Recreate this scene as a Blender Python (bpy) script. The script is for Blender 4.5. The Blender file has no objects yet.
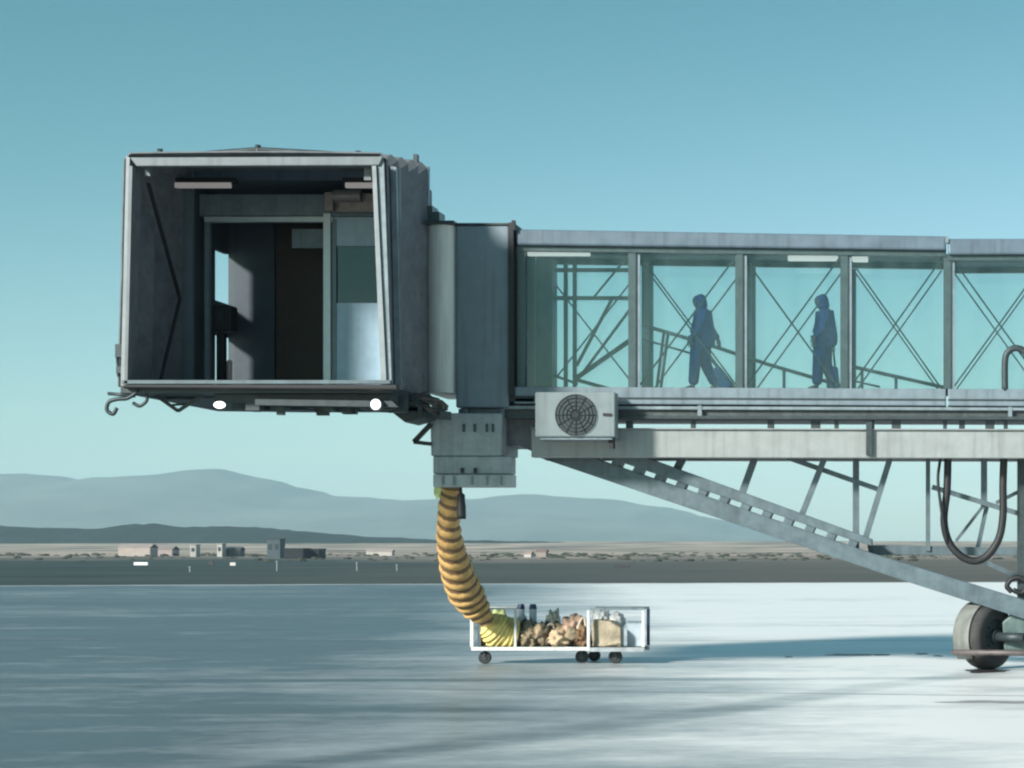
import bpy, bmesh, math, random
from mathutils import Vector, Matrix, noise
random.seed(7)
scene = bpy.context.scene
COL = scene.collection
R = math.radians

# ------------------------------------------------------------------ camera
FPX, PX0, PY0, CAMH = 2160.0, 950.0, 550.0, 2.26
cam_d = bpy.data.cameras.new('camera'); cam = bpy.data.objects.new('camera', cam_d); COL.objects.link(cam)
cam.location = (0, 0, CAMH); cam.rotation_euler = (R(90), 0, 0)
cam_d.sensor_width = 36; cam_d.lens = FPX * 36 / 1024
cam_d.shift_x = (512 - PX0) / 1024; cam_d.shift_y = (PY0 - 384) / 1024
cam_d.clip_start = 0.5; cam_d.clip_end = 60000
scene.camera = cam

def W(px, py, Y):
    return Vector(((px - PX0) * Y / FPX, Y, CAMH + (PY0 - py) * Y / FPX))
def XA(px, Y=40.0): return (px - PX0) * Y / FPX
def ZA(py, Y=40.0): return CAMH + (PY0 - py) * Y / FPX

# ------------------------------------------------------------------ materials
MATS = {}
def mat(name, col, rough=0.55, metal=0.0, var=0.18, scale=6.0, bump=0.0, bscale=40.0, spec=0.5, stretch=(1, 1, 1), dirt=0.0, coat=0.0, emit=None):
    if name in MATS: return MATS[name]
    m = bpy.data.materials.new(name); m.use_nodes = True
    nt = m.node_tree; N = nt.nodes; L = nt.links
    b = N['Principled BSDF']
    b.inputs['Roughness'].default_value = rough; b.inputs['Metallic'].default_value = metal
    b.inputs['Specular IOR Level'].default_value = spec
    tc = N.new('ShaderNodeTexCoord'); mp = N.new('ShaderNodeMapping'); mp.inputs['Scale'].default_value = stretch
    L.new(tc.outputs['Object'], mp.inputs['Vector'])
    n1 = N.new('ShaderNodeTexNoise'); n1.inputs['Scale'].default_value = scale; n1.inputs['Detail'].default_value = 6; n1.inputs['Roughness'].default_value = 0.65
    L.new(mp.outputs[0], n1.inputs['Vector'])
    r = N.new('ShaderNodeValToRGB'); r.color_ramp.elements[0].position = 0.3; r.color_ramp.elements[1].position = 0.72
    a = [max(0, c * (1 - var)) for c in col]; c2 = [min(1, c * (1 + var)) for c in col]
    r.color_ramp.elements[0].color = (*a, 1); r.color_ramp.elements[1].color = (*c2, 1)
    L.new(n1.outputs['Fac'], r.inputs['Fac'])
    out = r.outputs['Color']
    if dirt > 0:                                   # rain streaks and grime with a shape of their own
        mp2 = N.new('ShaderNodeMapping'); mp2.inputs['Scale'].default_value = (5.0, 5.0, 0.35); L.new(tc.outputs['Object'], mp2.inputs['Vector'])
        n2 = N.new('ShaderNodeTexNoise'); n2.inputs['Scale'].default_value = 1.6; n2.inputs['Detail'].default_value = 8; L.new(mp2.outputs[0], n2.inputs['Vector'])
        r2 = N.new('ShaderNodeMapRange'); r2.inputs[1].default_value = 0.5; r2.inputs[2].default_value = 0.75; r2.inputs[3].default_value = 0; r2.inputs[4].default_value = dirt
        L.new(n2.outputs['Fac'], r2.inputs[0])
        mx = N.new('ShaderNodeMixRGB'); mx.inputs['Color2'].default_value = (*[c * 0.35 + 0.01 for c in col], 1)
        L.new(r2.outputs[0], mx.inputs['Fac']); L.new(out, mx.inputs['Color1']); out = mx.outputs['Color']
    L.new(out, b.inputs['Base Color'])
    mr = N.new('ShaderNodeMapRange'); mr.inputs[3].default_value = max(0.02, rough - 0.12); mr.inputs[4].default_value = min(1, rough + 0.12)
    L.new(n1.outputs['Fac'], mr.inputs[0]); L.new(mr.outputs[0], b.inputs['Roughness'])
    if bump > 0:
        n3 = N.new('ShaderNodeTexNoise'); n3.inputs['Scale'].default_value = bscale; n3.inputs['Detail'].default_value = 4
        L.new(mp.outputs[0], n3.inputs['Vector'])
        bp = N.new('ShaderNodeBump'); bp.inputs['Strength'].default_value = bump; bp.inputs['Distance'].default_value = 0.03
        L.new(n3.outputs['Fac'], bp.inputs['Height']); L.new(bp.outputs[0], b.inputs['Normal'])
    if coat: b.inputs['Coat Weight'].default_value = coat
    if emit:
        b.inputs['Emission Color'].default_value = (*emit[0], 1); b.inputs['Emission Strength'].default_value = emit[1]
    MATS[name] = m
    return m

def glass_mat(name, tint, refl=0.5):
    if name in MATS: return MATS[name]
    m = bpy.data.materials.new(name); m.use_nodes = True
    nt = m.node_tree; N = nt.nodes; L = nt.links; N.clear()
    o = N.new('ShaderNodeOutputMaterial'); t = N.new('ShaderNodeBsdfTransparent'); g = N.new('ShaderNodeBsdfGlossy')
    tc = N.new('ShaderNodeTexCoord'); n1 = N.new('ShaderNodeTexNoise'); n1.inputs['Scale'].default_value = 1.3; n1.inputs['Detail'].default_value = 7; gm = N.new('ShaderNodeMapping'); gm.inputs['Scale'].default_value = (2.6, 1, 0.5)
    L.new(tc.outputs['Object'], gm.inputs['Vector']); L.new(gm.outputs[0], n1.inputs['Vector'])
    rp = N.new('ShaderNodeValToRGB'); rp.color_ramp.elements[0].color = (*[c * 0.93 for c in tint], 1); rp.color_ramp.elements[1].color = (*[min(1, c * 1.04) for c in tint], 1)
    L.new(n1.outputs['Fac'], rp.inputs['Fac']); L.new(rp.outputs[0], t.inputs['Color'])
    g.inputs['Roughness'].default_value = 0.04; g.inputs['Color'].default_value = (0.8, 0.95, 0.93, 1)
    # weak diffuse layer of dust, its upright streaks painting in pane reflections
    d = N.new('ShaderNodeBsdfDiffuse'); d.inputs['Color'].default_value = (0.33, 0.48, 0.45, 1)
    mr = N.new('ShaderNodeMapRange'); mr.inputs[1].default_value = 0.35; mr.inputs[2].default_value = 0.8; mr.inputs[3].default_value = 0.01; mr.inputs[4].default_value = 0.08; L.new(n1.outputs['Fac'], mr.inputs[0])
    fr = N.new('ShaderNodeFresnel'); fr.inputs['IOR'].default_value = 1.5
    mu = N.new('ShaderNodeMath'); mu.operation = 'MULTIPLY'; mu.inputs[1].default_value = refl * 2; L.new(fr.outputs[0], mu.inputs[0])
    m1 = N.new('ShaderNodeMixShader'); L.new(mr.outputs[0], m1.inputs[0]); L.new(t.outputs[0], m1.inputs[1]); L.new(d.outputs[0], m1.inputs[2])
    m2 = N.new('ShaderNodeMixShader'); L.new(mu.outputs[0], m2.inputs[0]); L.new(m1.outputs[0], m2.inputs[1]); L.new(g.outputs[0], m2.inputs[2])
    L.new(m2.outputs[0], o.inputs['Surface'])
    MATS[name] = m
    return m

M_ROOF = mat('roof_paint', (0.105, 0.15, 0.19), 0.45, 0.1, 0.15, 3, dirt=0.5)
M_STEEL = mat('grey_steel', (0.20, 0.25, 0.28), 0.45, 0.25, 0.2, 5, dirt=0.5)
M_DARKSTEEL = mat('dark_steel', (0.035, 0.05, 0.055), 0.5, 0.2, 0.3, 8)
M_POST = mat('post_paint', (0.05, 0.085, 0.09), 0.4, 0.1, 0.2, 6)
M_TRUSS = mat('truss_paint', (0.095, 0.135, 0.155), 0.5, 0.1, 0.25, 5, dirt=0.5)
M_BEAM = mat('pale_beam_paint', (0.26, 0.285, 0.285), 0.5, 0.0, 0.1, 4, dirt=0.4)
M_FABRIC = mat('canopy_fabric', (0.135, 0.15, 0.165), 0.75, 0.0, 0.25, 4, bump=0.3, bscale=25, spec=0.3)
M_FRAME = mat('canopy_frame_metal', (0.15, 0.175, 0.19), 0.5, 0.1, 0.15, 5, dirt=0.5)
M_BLACK = mat('black_rubber', (0.012, 0.013, 0.015), 0.6, 0.0, 0.3, 12)
M_BELLOWS = mat('pale_bellows', (0.66, 0.69, 0.66), 0.6, 0.0, 0.1, 4, stretch=(6, 1, 0.4), dirt=0.35)
M_PANEL = mat('blue_grey_panel', (0.16, 0.215, 0.25), 0.5, 0.1, 0.12, 3, dirt=0.4)
M_BLUEPANEL = mat('pale_blue_panel', (0.34, 0.50, 0.62), 0.45, 0.0, 0.12, 4, dirt=0.3)
M_DOORTRIM = mat('pale_door_trim', (0.55, 0.66, 0.69), 0.4, 0.2, 0.1, 5)
M_EDGE = mat('canopy_edge_trim', (0.23, 0.265, 0.28), 0.5, 0.1, 0.15, 5, dirt=0.5)
M_HEADER = mat('header_grey', (0.20, 0.27, 0.31), 0.5, 0.0, 0.2, 5, dirt=0.5)
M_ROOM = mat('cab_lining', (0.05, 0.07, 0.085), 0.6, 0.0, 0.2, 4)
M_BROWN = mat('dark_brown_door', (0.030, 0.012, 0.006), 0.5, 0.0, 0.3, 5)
M_TUBE = mat('lamp_tube', (0.75, 0.8, 0.78), 0.4, 0, 0.03, 4, emit=((1.0, 1.0, 0.95), 0.4))
M_TUBEDIM = mat('lamp_tube_dim', (0.75, 0.70, 0.68), 0.4, 0, 0.06, 4, emit=((1.0, 0.93, 0.9), 0.10))
M_GLOW = mat('glowing_white', (0.9, 0.9, 0.9), 0.2, 0, 0.02, 4, emit=((1, 0.98, 0.95), 1.6))
M_WHITE = mat('white_casing', (0.18, 0.225, 0.235), 0.45, 0, 0.08, 5, dirt=0.35)
M_RAILW = mat('white_rail_paint', (0.58, 0.60, 0.60), 0.45, 0, 0.12, 9, dirt=0.4)
M_BOX = mat('grey_box_paint', (0.25, 0.30, 0.315), 0.5, 0.1, 0.2, 4, dirt=0.6)
M_TYRE = mat('dusty_tyre', (0.045, 0.045, 0.045), 0.8, 0, 0.35, 6, bump=0.3)
M_GUARD = mat('pale_mudguard', (0.21, 0.22, 0.205), 0.5, 0, 0.2, 5, dirt=0.6)
M_OCHRE = mat('ochre_hose', (0.55, 0.335, 0.12), 0.7, 0, 0.3, 6, bump=0.3)
M_HOSEDARK = mat('hose_rib', (0.17, 0.10, 0.05), 0.7, 0, 0.3, 8)
M_YELLOW = mat('yellow_fabric', (0.80, 0.62, 0.22), 0.75, 0, 0.35, 5, bump=0.4, bscale=12)
M_LIME = mat('lime_fabric', (0.55, 0.62, 0.26), 0.75, 0, 0.3, 5, bump=0.4, bscale=12)
M_TAN = mat('tan_canvas', (0.44, 0.34, 0.22), 0.85, 0, 0.35, 5, bump=0.5, bscale=14)
M_OLIVE = mat('olive_canvas', (0.26, 0.21, 0.14), 0.85, 0, 0.4, 5, bump=0.5, bscale=14)
M_PINK = mat('dusty_pink_canvas', (0.50, 0.34, 0.25), 0.85, 0, 0.3, 5, bump=0.4, bscale=14)
M_CREAM = mat('cream_canvas', (0.66, 0.58, 0.46), 0.85, 0, 0.3, 5, bump=0.4, bscale=14)
M_NAVYCAP = mat('navy_plastic', (0.02, 0.04, 0.10), 0.4, 0, 0.2, 5)
M_SHEET = mat('pale_blue_sheet', (0.46, 0.53, 0.60), 0.35, 0, 0.15, 5)
M_NAVY = mat('navy_cloth', (0.009, 0.095, 0.37), 0.85, 0, 0.3, 9, bump=0.3, bscale=20)
M_NAVY2 = mat('dark_navy_cloth', (0.008, 0.075, 0.30), 0.85, 0, 0.3, 9, bump=0.3, bscale=20)
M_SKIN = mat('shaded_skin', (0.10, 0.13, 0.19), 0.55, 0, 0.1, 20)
M_HAIR = mat('dark_hair', (0.015, 0.04, 0.10), 0.5, 0, 0.3, 30)
M_CASE = mat('blue_luggage', (0.02, 0.14, 0.45), 0.5, 0, 0.2, 8)
GLASS = glass_mat('green_tinted_glass', (0.90, 0.955, 0.95), 0.45)
DARKGLASS = glass_mat('dark_cab_glass', (0.18, 0.26, 0.28), 0.7)

# ------------------------------------------------------------------ mesh helpers
def link(name, bm, m, parent=None, smooth=False, bevel=0.0):
    bmesh.ops.recalc_face_normals(bm, faces=bm.faces[:])
    me = bpy.data.meshes.new(name); bm.to_mesh(me); bm.free()
    for x in (m if isinstance(m, (list, tuple)) else [m]): me.materials.append(x)
    if smooth:
        for p in me.polygons: p.use_smooth = True
    o = bpy.data.objects.new(name, me); COL.objects.link(o)
    if parent:
        o.parent = parent
        o.matrix_parent_inverse = world_of(parent).inverted()
    if bevel:
        b = o.modifiers.new('bevel', 'BEVEL'); b.width = bevel; b.segments = 2; b.limit_method = 'ANGLE'; b.angle_limit = R(40)
    return o
def world_of(o):
    m = Matrix.LocRotScale(o.location, o.rotation_euler, o.scale)
    return m if not o.parent else world_of(o.parent) @ o.matrix_parent_inverse @ m
def tag(o, label=None, cat=None, group=None, kind=None):
    if label: o['label'] = label
    if cat: o['category'] = cat
    if group: o['group'] = group
    if kind: o['kind'] = kind
    return o
def empty(name, loc, label, cat, group=None, rz=0):
    o = bpy.data.objects.new(name, None); COL.objects.link(o); o.location = loc; o.rotation_euler = (0, 0, rz)
    o.empty_display_size = 0.3
    return tag(o, label, cat, group)
def box(bm, x0, x1, y0, y1, z0, z1):
    vs = [bm.verts.new((x, y, z)) for x in (x0, x1) for y in (y0, y1) for z in (z0, z1)]
    for f in ((0, 1, 3, 2), (4, 6, 7, 5), (0, 4, 5, 1), (2, 3, 7, 6), (0, 2, 6, 4), (1, 5, 7, 3)):
        bm.faces.new([vs[i] for i in f])
def ext(bm, pts, y0, y1):                       # outline in X,Z drawn out between two distances
    a = [bm.verts.new((p[0], y0, p[1])) for p in pts]; b = [bm.verts.new((p[0], y1, p[1])) for p in pts]
    bm.faces.new(a); bm.faces.new(b[::-1])
    n = len(pts)
    for i in range(n): bm.faces.new((a[i], b[i], b[(i + 1) % n], a[(i + 1) % n]))
def extp(bm, pxs, y0, y1, Y=None):
    Y = Y or y0
    ext(bm, [(XA(x, Y), ZA(y, Y)) for x, y in pxs], y0, y1)
def tube(bm, pts, r, seg=10, cap=True, rad=None):
    pts = [Vector(p) for p in pts]; rings = []
    up = Vector((0, 1, 0.01))
    for i, p in enumerate(pts):
        t = (pts[min(i + 1, len(pts) - 1)] - pts[max(i - 1, 0)]).normalized()
        ref = up if abs(t.dot(up.normalized())) < 0.95 else Vector((1, 0, 0.02))
        a = t.cross(ref).normalized(); b = t.cross(a).normalized()
        rr = rad[i] if rad else r
        rings.append([bm.verts.new(p + a * rr * math.cos(2 * math.pi * k / seg) + b * rr * math.sin(2 * math.pi * k / seg)) for k in range(seg)])
    fs = []
    for i in range(len(rings) - 1):
        for k in range(seg):
            f = bm.faces.new((rings[i][k], rings[i][(k + 1) % seg], rings[i + 1][(k + 1) % seg], rings[i + 1][k])); f.smooth = True
            fs.append((f, i, k))
    if cap: bm.faces.new(rings[0][::-1]); bm.faces.new(rings[-1])
    return fs
def bar(bm, p, q, w, d):                          # flat bar p->q in the X,Z plane, w across, d deep
    p, q = Vector(p), Vector(q); t = (q - p).normalized()
    s = t.cross(Vector((0, 1, 0))).normalized() * w / 2; y = Vector((0, d / 2, 0))
    A = [bm.verts.new(p + s * a + y * b) for a, b in ((-1, -1), (1, -1), (1, 1), (-1, 1))]
    B = [bm.verts.new(q + s * a + y * b) for a, b in ((-1, -1), (1, -1), (1, 1), (-1, 1))]
    bm.faces.new(A[::-1]); bm.faces.new(B)
    for i in range(4): bm.faces.new((A[i], A[(i + 1) % 4], B[(i + 1) % 4], B[i]))
def spline(pts, n):
    P = [Vector(p) for p in pts]; P = [P[0] * 2 - P[1]] + P + [P[-1] * 2 - P[-2]]; out = []
    for i in range(1, len(P) - 2):
        for k in range(n):
            t = k / n
            out.append(0.5 * ((2 * P[i]) + (P[i + 1] - P[i - 1]) * t + (2 * P[i - 1] - 5 * P[i] + 4 * P[i + 1] - P[i + 2]) * t * t + (3 * P[i] - P[i - 1] - 3 * P[i + 1] + P[i + 2]) * t ** 3))
    out.append(P[-2]); return out
def cyl(bm, c, axis, r, h, seg=32, r2=None):
    c = Vector(c); axis = Vector(axis).normalized()
    q = axis.to_track_quat('Z', 'Y').to_matrix().to_4x4()
    bmesh.ops.create_cone(bm, cap_ends=True, segments=seg, radius1=r, radius2=r if r2 is None else r2, depth=h, matrix=Matrix.Translation(c) @ q)
def lump(bm, c, s, sub=3, amp=0.25, fr=3.0, seed=0, floor=None):
    c = Vector(c)
    r = bmesh.ops.create_icosphere(bm, subdivisions=sub, radius=1)
    for v in r['verts']:
        d = v.co.copy(); k = 1 + amp * noise.noise(d * fr + Vector((seed * 7.1, seed * 3.3, 0))) + amp * 0.5 * noise.noise(d * fr * 2.6 + Vector((seed, 0, seed)))
        v.co = c + Vector((d.x * s[0], d.y * s[1], d.z * s[2])) * k
        if floor is not None and v.co.z < floor: v.co.z = floor
    for f in bm.faces: f.smooth = True

# ------------------------------------------------------------------ ground, field, hills
def interp(tab, x):
    if x <= tab[0][0]: return tab[0][1]
    for (a, b), (c, d) in zip(tab, tab[1:]):
        if x <= c: 
            t = (x - a) / (c - a); t = t * t * (3 - 2 * t)
            return b + (d - b) * t
    return tab[-1][1]
def zg(Y):
    return interp([(0, 0), (950, 0), (3000, 14), (9000, 20), (20000, 20)], Y)

def m_ground():
    m = bpy.data.materials.new('field_soil'); m.use_nodes = True; nt = m.node_tree; N = nt.nodes; L = nt.links; b = N['Principled BSDF']
    b.inputs['Roughness'].default_value = 0.95; b.inputs['Specular IOR Level'].default_value = 0.1
    g = N.new('ShaderNodeNewGeometry'); sx = N.new('ShaderNodeSeparateXYZ'); L.new(g.outputs['Position'], sx.inputs[0])
    mp = N.new('ShaderNodeMapping'); mp.inputs['Scale'].default_value = (0.05, 0.03, 0.02); L.new(g.outputs['Position'], mp.inputs[0])
    n1 = N.new('ShaderNodeTexNoise'); n1.inputs['Scale'].default_value = 1.0; n1.inputs['Detail'].default_value = 9; L.new(mp.outputs[0], n1.inputs['Vector'])
    mpb = N.new('ShaderNodeMapping'); mpb.inputs['Scale'].default_value = (0.014, 0.006, 0.002); L.new(g.outputs['Position'], mpb.inputs[0])
    n2 = N.new('ShaderNodeTexNoise'); n2.inputs['Scale'].default_value = 1.0; n2.inputs['Detail'].default_value = 7; L.new(mpb.outputs[0], n2.inputs['Vector'])
    # near grass: dull olive grey
    r1 = N.new('ShaderNodeValToRGB'); r1.color_ramp.elements[0].position = 0.3; r1.color_ramp.elements[1].position = 0.75
    r1.color_ramp.elements[0].color = (0.034, 0.056, 0.060, 1); r1.color_ramp.elements[1].color = (0.075, 0.095, 0.092, 1); L.new(n1.outputs['Fac'], r1.inputs['Fac'])
    # far fields: bare pale soil with darker strips
    r2 = N.new('ShaderNodeValToRGB'); r2.color_ramp.elements[0].position = 0.36; r2.color_ramp.elements[1].position = 0.62
    r2.color_ramp.elements[0].color = (0.16, 0.14, 0.12, 1); r2.color_ramp.elements[1].color = (0.50, 0.405, 0.325, 1); L.new(n2.outputs['Fac'], r2.inputs['Fac'])
    ad = N.new('ShaderNodeMath'); ad.operation = 'MULTIPLY_ADD'; ad.inputs[1].default_value = 700; L.new(n2.outputs['Fac'], ad.inputs[0]); L.new(sx.outputs['Y'], ad.inputs[2])
    t = N.new('ShaderNodeMapRange'); t.inputs[1].default_value = 760; t.inputs[2].default_value = 1250; L.new(ad.outputs[0], t.inputs[0])
    # the ground to the east is drier and browner
    ea = N.new('ShaderNodeMath'); ea.operation = 'MULTIPLY_ADD'; ea.inputs[1].default_value = 0.18; L.new(sx.outputs['Y'], ea.inputs[0]); L.new(sx.outputs['X'], ea.inputs[2])
    te = N.new('ShaderNodeMapRange'); te.inputs[1].default_value = -40; te.inputs[2].default_value = 60; te.inputs[4].default_value = 0.55; L.new(ea.outputs[0], te.inputs[0])
    mxe = N.new('ShaderNodeMixRGB'); mxe.inputs['Color2'].default_value = (0.19, 0.165, 0.135, 1); L.new(te.outputs[0], mxe.inputs['Fac']); L.new(r1.outputs[0], mxe.inputs['Color1'])
    mx = N.new('ShaderNodeMixRGB'); L.new(t.outputs[0], mx.inputs['Fac']); L.new(mxe.outputs[0], mx.inputs['Color1']); L.new(r2.outputs[0], mx.inputs['Color2'])
    L.new(mx.outputs[0], b.inputs['Base Color'])
    return m
bm = bmesh.new()
ys = [-60, 0, 60, 130, 200, 300, 450, 650, 900, 1200, 1600, 2000, 2500, 3000, 3600, 4500, 6000, 9000, 11500]
xs = [-9000, -6000, -4000, -2500, -1500, -900, -500, -250, -100, 0, 100, 250, 500, 900, 1500, 2500, 4000, 6000]
gv = [[bm.verts.new((x, y, zg(y) - 0.02 + (0 if y < 1000 else 1.5 * noise.noise(Vector((x * 0.002, y * 0.003, 0)))))) for x in xs] for y in ys]
for j in range(len(ys) - 1):
    for i in range(len(xs) - 1): bm.faces.new((gv[j][i], gv[j][i + 1], gv[j + 1][i + 1], gv[j + 1][i]))
tag(link('ground', bm, m_ground(), smooth=True), 'dull olive grass and bare pale fields beyond the paved apron', kind='structure')

def m_apron():
    m = bpy.data.materials.new('apron_paving'); m.use_nodes = True; nt = m.node_tree; N = nt.nodes; L = nt.links; b = N['Principled BSDF']
    g = N.new('ShaderNodeNewGeometry'); sx = N.new('ShaderNodeSeparateXYZ'); L.new(g.outputs['Position'], sx.inputs[0])
    def nz(sc, detail=8, rough=0.6, off=0):
        mp = N.new('ShaderNodeMapping'); mp.inputs['Scale'].default_value = sc; mp.inputs['Location'].default_value = (off, off * 2, 0); mp.inputs['Rotation'].default_value = (0, 0, R(3))
        L.new(g.outputs['Position'], mp.inputs[0])
        n = N.new('ShaderNodeTexNoise'); n.inputs['Scale'].default_value = 1; n.inputs['Detail'].default_value = detail; n.inputs['Roughness'].default_value = rough
        L.new(mp.outputs[0], n.inputs['Vector']); return n.outputs['Fac']
    broad = nz((0.045, 0.07, 1), 6, 0.55, 3)
    streak = nz((0.16, 0.30, 1), 10, 0.66, 11)
    fine = nz((3.0, 6.0, 1), 6, 0.7, 5)
    def ma(op, a, bb, c=None):
        n = N.new('ShaderNodeMath'); n.operation = op
        for i, v in enumerate((a, bb, c)):
            if v is None: continue
            if isinstance(v, (int, float)): n.inputs[i].default_value = v
            else: L.new(v, n.inputs[i])
        return n.outputs[0]
    # uneven light put into the paving colour: dark west, pale by the wheels
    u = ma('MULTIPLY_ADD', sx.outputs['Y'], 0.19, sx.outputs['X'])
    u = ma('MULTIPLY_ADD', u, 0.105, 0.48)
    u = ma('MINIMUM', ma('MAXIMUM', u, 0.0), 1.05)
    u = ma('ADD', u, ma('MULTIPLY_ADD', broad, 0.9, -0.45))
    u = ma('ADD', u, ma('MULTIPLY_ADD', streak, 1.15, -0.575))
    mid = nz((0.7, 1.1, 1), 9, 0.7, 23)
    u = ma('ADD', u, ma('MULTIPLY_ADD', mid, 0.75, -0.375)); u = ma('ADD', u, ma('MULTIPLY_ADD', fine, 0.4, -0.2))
    def track(p, q, w, k):               # long worn wheel tracks across the paving
        (x0, y0), (x1, y1) = p, q; ln = math.hypot(x1 - x0, y1 - y0); a, b2 = (y1 - y0) / ln, -(x1 - x0) / ln
        d = ma('MULTIPLY_ADD', sx.outputs['X'], a, -(a * x0 + b2 * y0)); d = ma('MULTIPLY_ADD', sx.outputs['Y'], b2, d)
        d = ma('ADD', d, ma('MULTIPLY_ADD', broad, 2.4, -1.2)); d = ma('ABSOLUTE', d, None)
        mr = N.new('ShaderNodeMapRange'); mr.interpolation_type = 'SMOOTHSTEP'; mr.inputs[1].default_value = w * 0.2; mr.inputs[2].default_value = w; mr.inputs[3].default_value = k; mr.inputs[4].default_value = 0
        L.new(d, mr.inputs[0]); return ma('MULTIPLY', mr.outputs[0], streak)
    for p, q, w, k in (((-6.4, 23.5), (-1.2, 36), 0.8, 0.45), ((-20, 36.5), (2, 38.5), 0.7, 0.5), ((-30, 60), (4, 66), 1.6, 0.35), ((-16, 30), (3, 31.5), 0.9, 0.3)):
        u = ma('SUBTRACT', u, track(p, q, w, k))
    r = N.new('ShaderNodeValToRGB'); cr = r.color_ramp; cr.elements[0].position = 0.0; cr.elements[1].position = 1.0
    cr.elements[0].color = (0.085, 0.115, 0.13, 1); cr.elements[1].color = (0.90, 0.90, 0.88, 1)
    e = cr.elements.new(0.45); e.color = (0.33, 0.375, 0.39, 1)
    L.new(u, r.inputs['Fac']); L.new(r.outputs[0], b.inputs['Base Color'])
    ro = N.new('ShaderNodeMapRange'); ro.inputs[3].default_value = 0.30; ro.inputs[4].default_value = 0.55; L.new(streak, ro.inputs[0]); L.new(ro.outputs[0], b.inputs['Roughness'])
    bp = N.new('ShaderNodeBump'); bp.inputs['Strength'].default_value = 0.25; bp.inputs['Distance'].default_value = 0.01; L.new(fine, bp.inputs['Height']); L.new(bp.outputs[0], b.inputs['Normal'])
    return m
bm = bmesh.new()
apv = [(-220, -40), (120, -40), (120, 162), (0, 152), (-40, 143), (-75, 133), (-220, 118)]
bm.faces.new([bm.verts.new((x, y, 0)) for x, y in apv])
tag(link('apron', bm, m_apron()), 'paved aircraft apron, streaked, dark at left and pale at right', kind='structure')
bm = bmesh.new()
e0 = [(-220, 118), (-75, 133), (-40, 143), (0, 152), (120, 162)]
a = [bm.verts.new((x, y - 2.2, 0.004)) for x, y in e0]; b_ = [bm.verts.new((x, y - 0.6, 0.004)) for x, y in e0]
for i in range(4): bm.faces.new((a[i], a[i + 1], b_[i + 1], b_[i]))
tag(link('edge_line', bm, mat('worn_white_line', (0.6, 0.62, 0.62), 0.7, 0, 0.5, 0.4)), 'worn white line along the edge of the apron', kind='structure')
def joint(pts, w, nm='pavement_joint'):
    bm = bmesh.new(); P_ = []
    for px, py in pts:
        Y = CAMH * FPX / (py - PY0); P_.append(Vector((XA(px, Y), Y, 0.004)))
    for p, q in zip(P_, P_[1:]):
        n = (q - p).cross(Vector((0, 0, 1))).normalized() * w / 2
        bm.faces.new([bm.verts.new(v) for v in (p - n, q - n, q + n, p + n)])
    tag(link(nm, bm, mat('joint_filler', (0.20, 0.215, 0.22), 0.7, 0, 0.5, 1.5)), kind='structure')
joint([(-300, 681), (480, 690), (1300, 699)], 0.05); joint([(-300, 640), (1300, 641)], 0.08)
# flat dark patches on the paving near the wheel
M_PATCH = mat('ground_patch', (0.035, 0.03, 0.03), 0.45, 0, 0.3, 3)
def patch(px, py, w, d, seed, m=None):
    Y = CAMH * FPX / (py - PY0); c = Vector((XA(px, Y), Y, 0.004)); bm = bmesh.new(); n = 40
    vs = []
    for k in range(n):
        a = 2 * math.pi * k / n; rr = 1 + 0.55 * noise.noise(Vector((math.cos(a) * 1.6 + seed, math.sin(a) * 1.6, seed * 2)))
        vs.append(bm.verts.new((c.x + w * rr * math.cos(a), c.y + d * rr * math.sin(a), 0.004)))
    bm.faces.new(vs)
    tag(link('ground_patch', bm, m or M_PATCH), kind='structure')
for i, s in enumerate([(852, 655, 0.5, 0.42), (882, 655, 0.22, 0.35), (788, 657, 0.09, 0.25), (922, 654, 0.14, 0.3), (938, 656, 0.12, 0.25)]): patch(*s, seed=i + 1)
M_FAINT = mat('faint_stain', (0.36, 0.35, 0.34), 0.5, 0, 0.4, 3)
patch(1000, 702, 0.8, 0.3, 12, M_FAINT); patch(986, 671, 0.42, 0.6, 14, M_PATCH)  # faint stain, then the tyre's contact shade painted as a dark patch

def ridge(name, prof, Yc, depth, m, label, step=18, rows=12, amp=0.06, base=0.0, x0=-1500, x1=2600, nfreq=1.0, rug=0.0):
    bm = bmesh.new(); grid = []
    for j in range(rows + 1):
        t = j / rows; row = []
        Y = Yc + (t - 0.4) * depth
        prof_t = math.sin(math.pi * min(1, t / 0.8)) ** 0.9 if t < 0.4 else math.sin(math.pi * min(1, t / 0.8)) ** 0.9
        px = x0
        while px <= x1:
            X = XA(px, Yc); H = CAMH + (PY0 - interp(prof, px)) * Yc / FPX - base
            nn = noise.fractal(Vector((X * 0.0011 * nfreq, Y * 0.0011 * nfreq, 3.1)), 0.9, 2.1, 6)
            h = max(0, H) * prof_t * (1 + amp * nn * (1 if 0 < t < 0.8 else 0)) + (rug * noise.noise(Vector((X * 0.11, Y * 0.07, 5))) * (H > 4))
            row.append(bm.verts.new((X, Y, base + h - 1.0))); px += step
        grid.append(row)
    for j in range(rows):
        for i in range(len(grid[0]) - 1): bm.faces.new((grid[j][i], grid[j][i + 1], grid[j + 1][i + 1], grid[j + 1][i]))
    return tag(link(name, bm, m, smooth=True), label, kind='structure')
M_HILL = mat('far_hill', (0.11, 0.12, 0.10), 0.95, 0, 0.55, 0.0022, spec=0.1)
M_WOOD = mat('wooded_slope', (0.012, 0.022, 0.021), 0.95, 0, 0.5, 0.02, spec=0.1)
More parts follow.
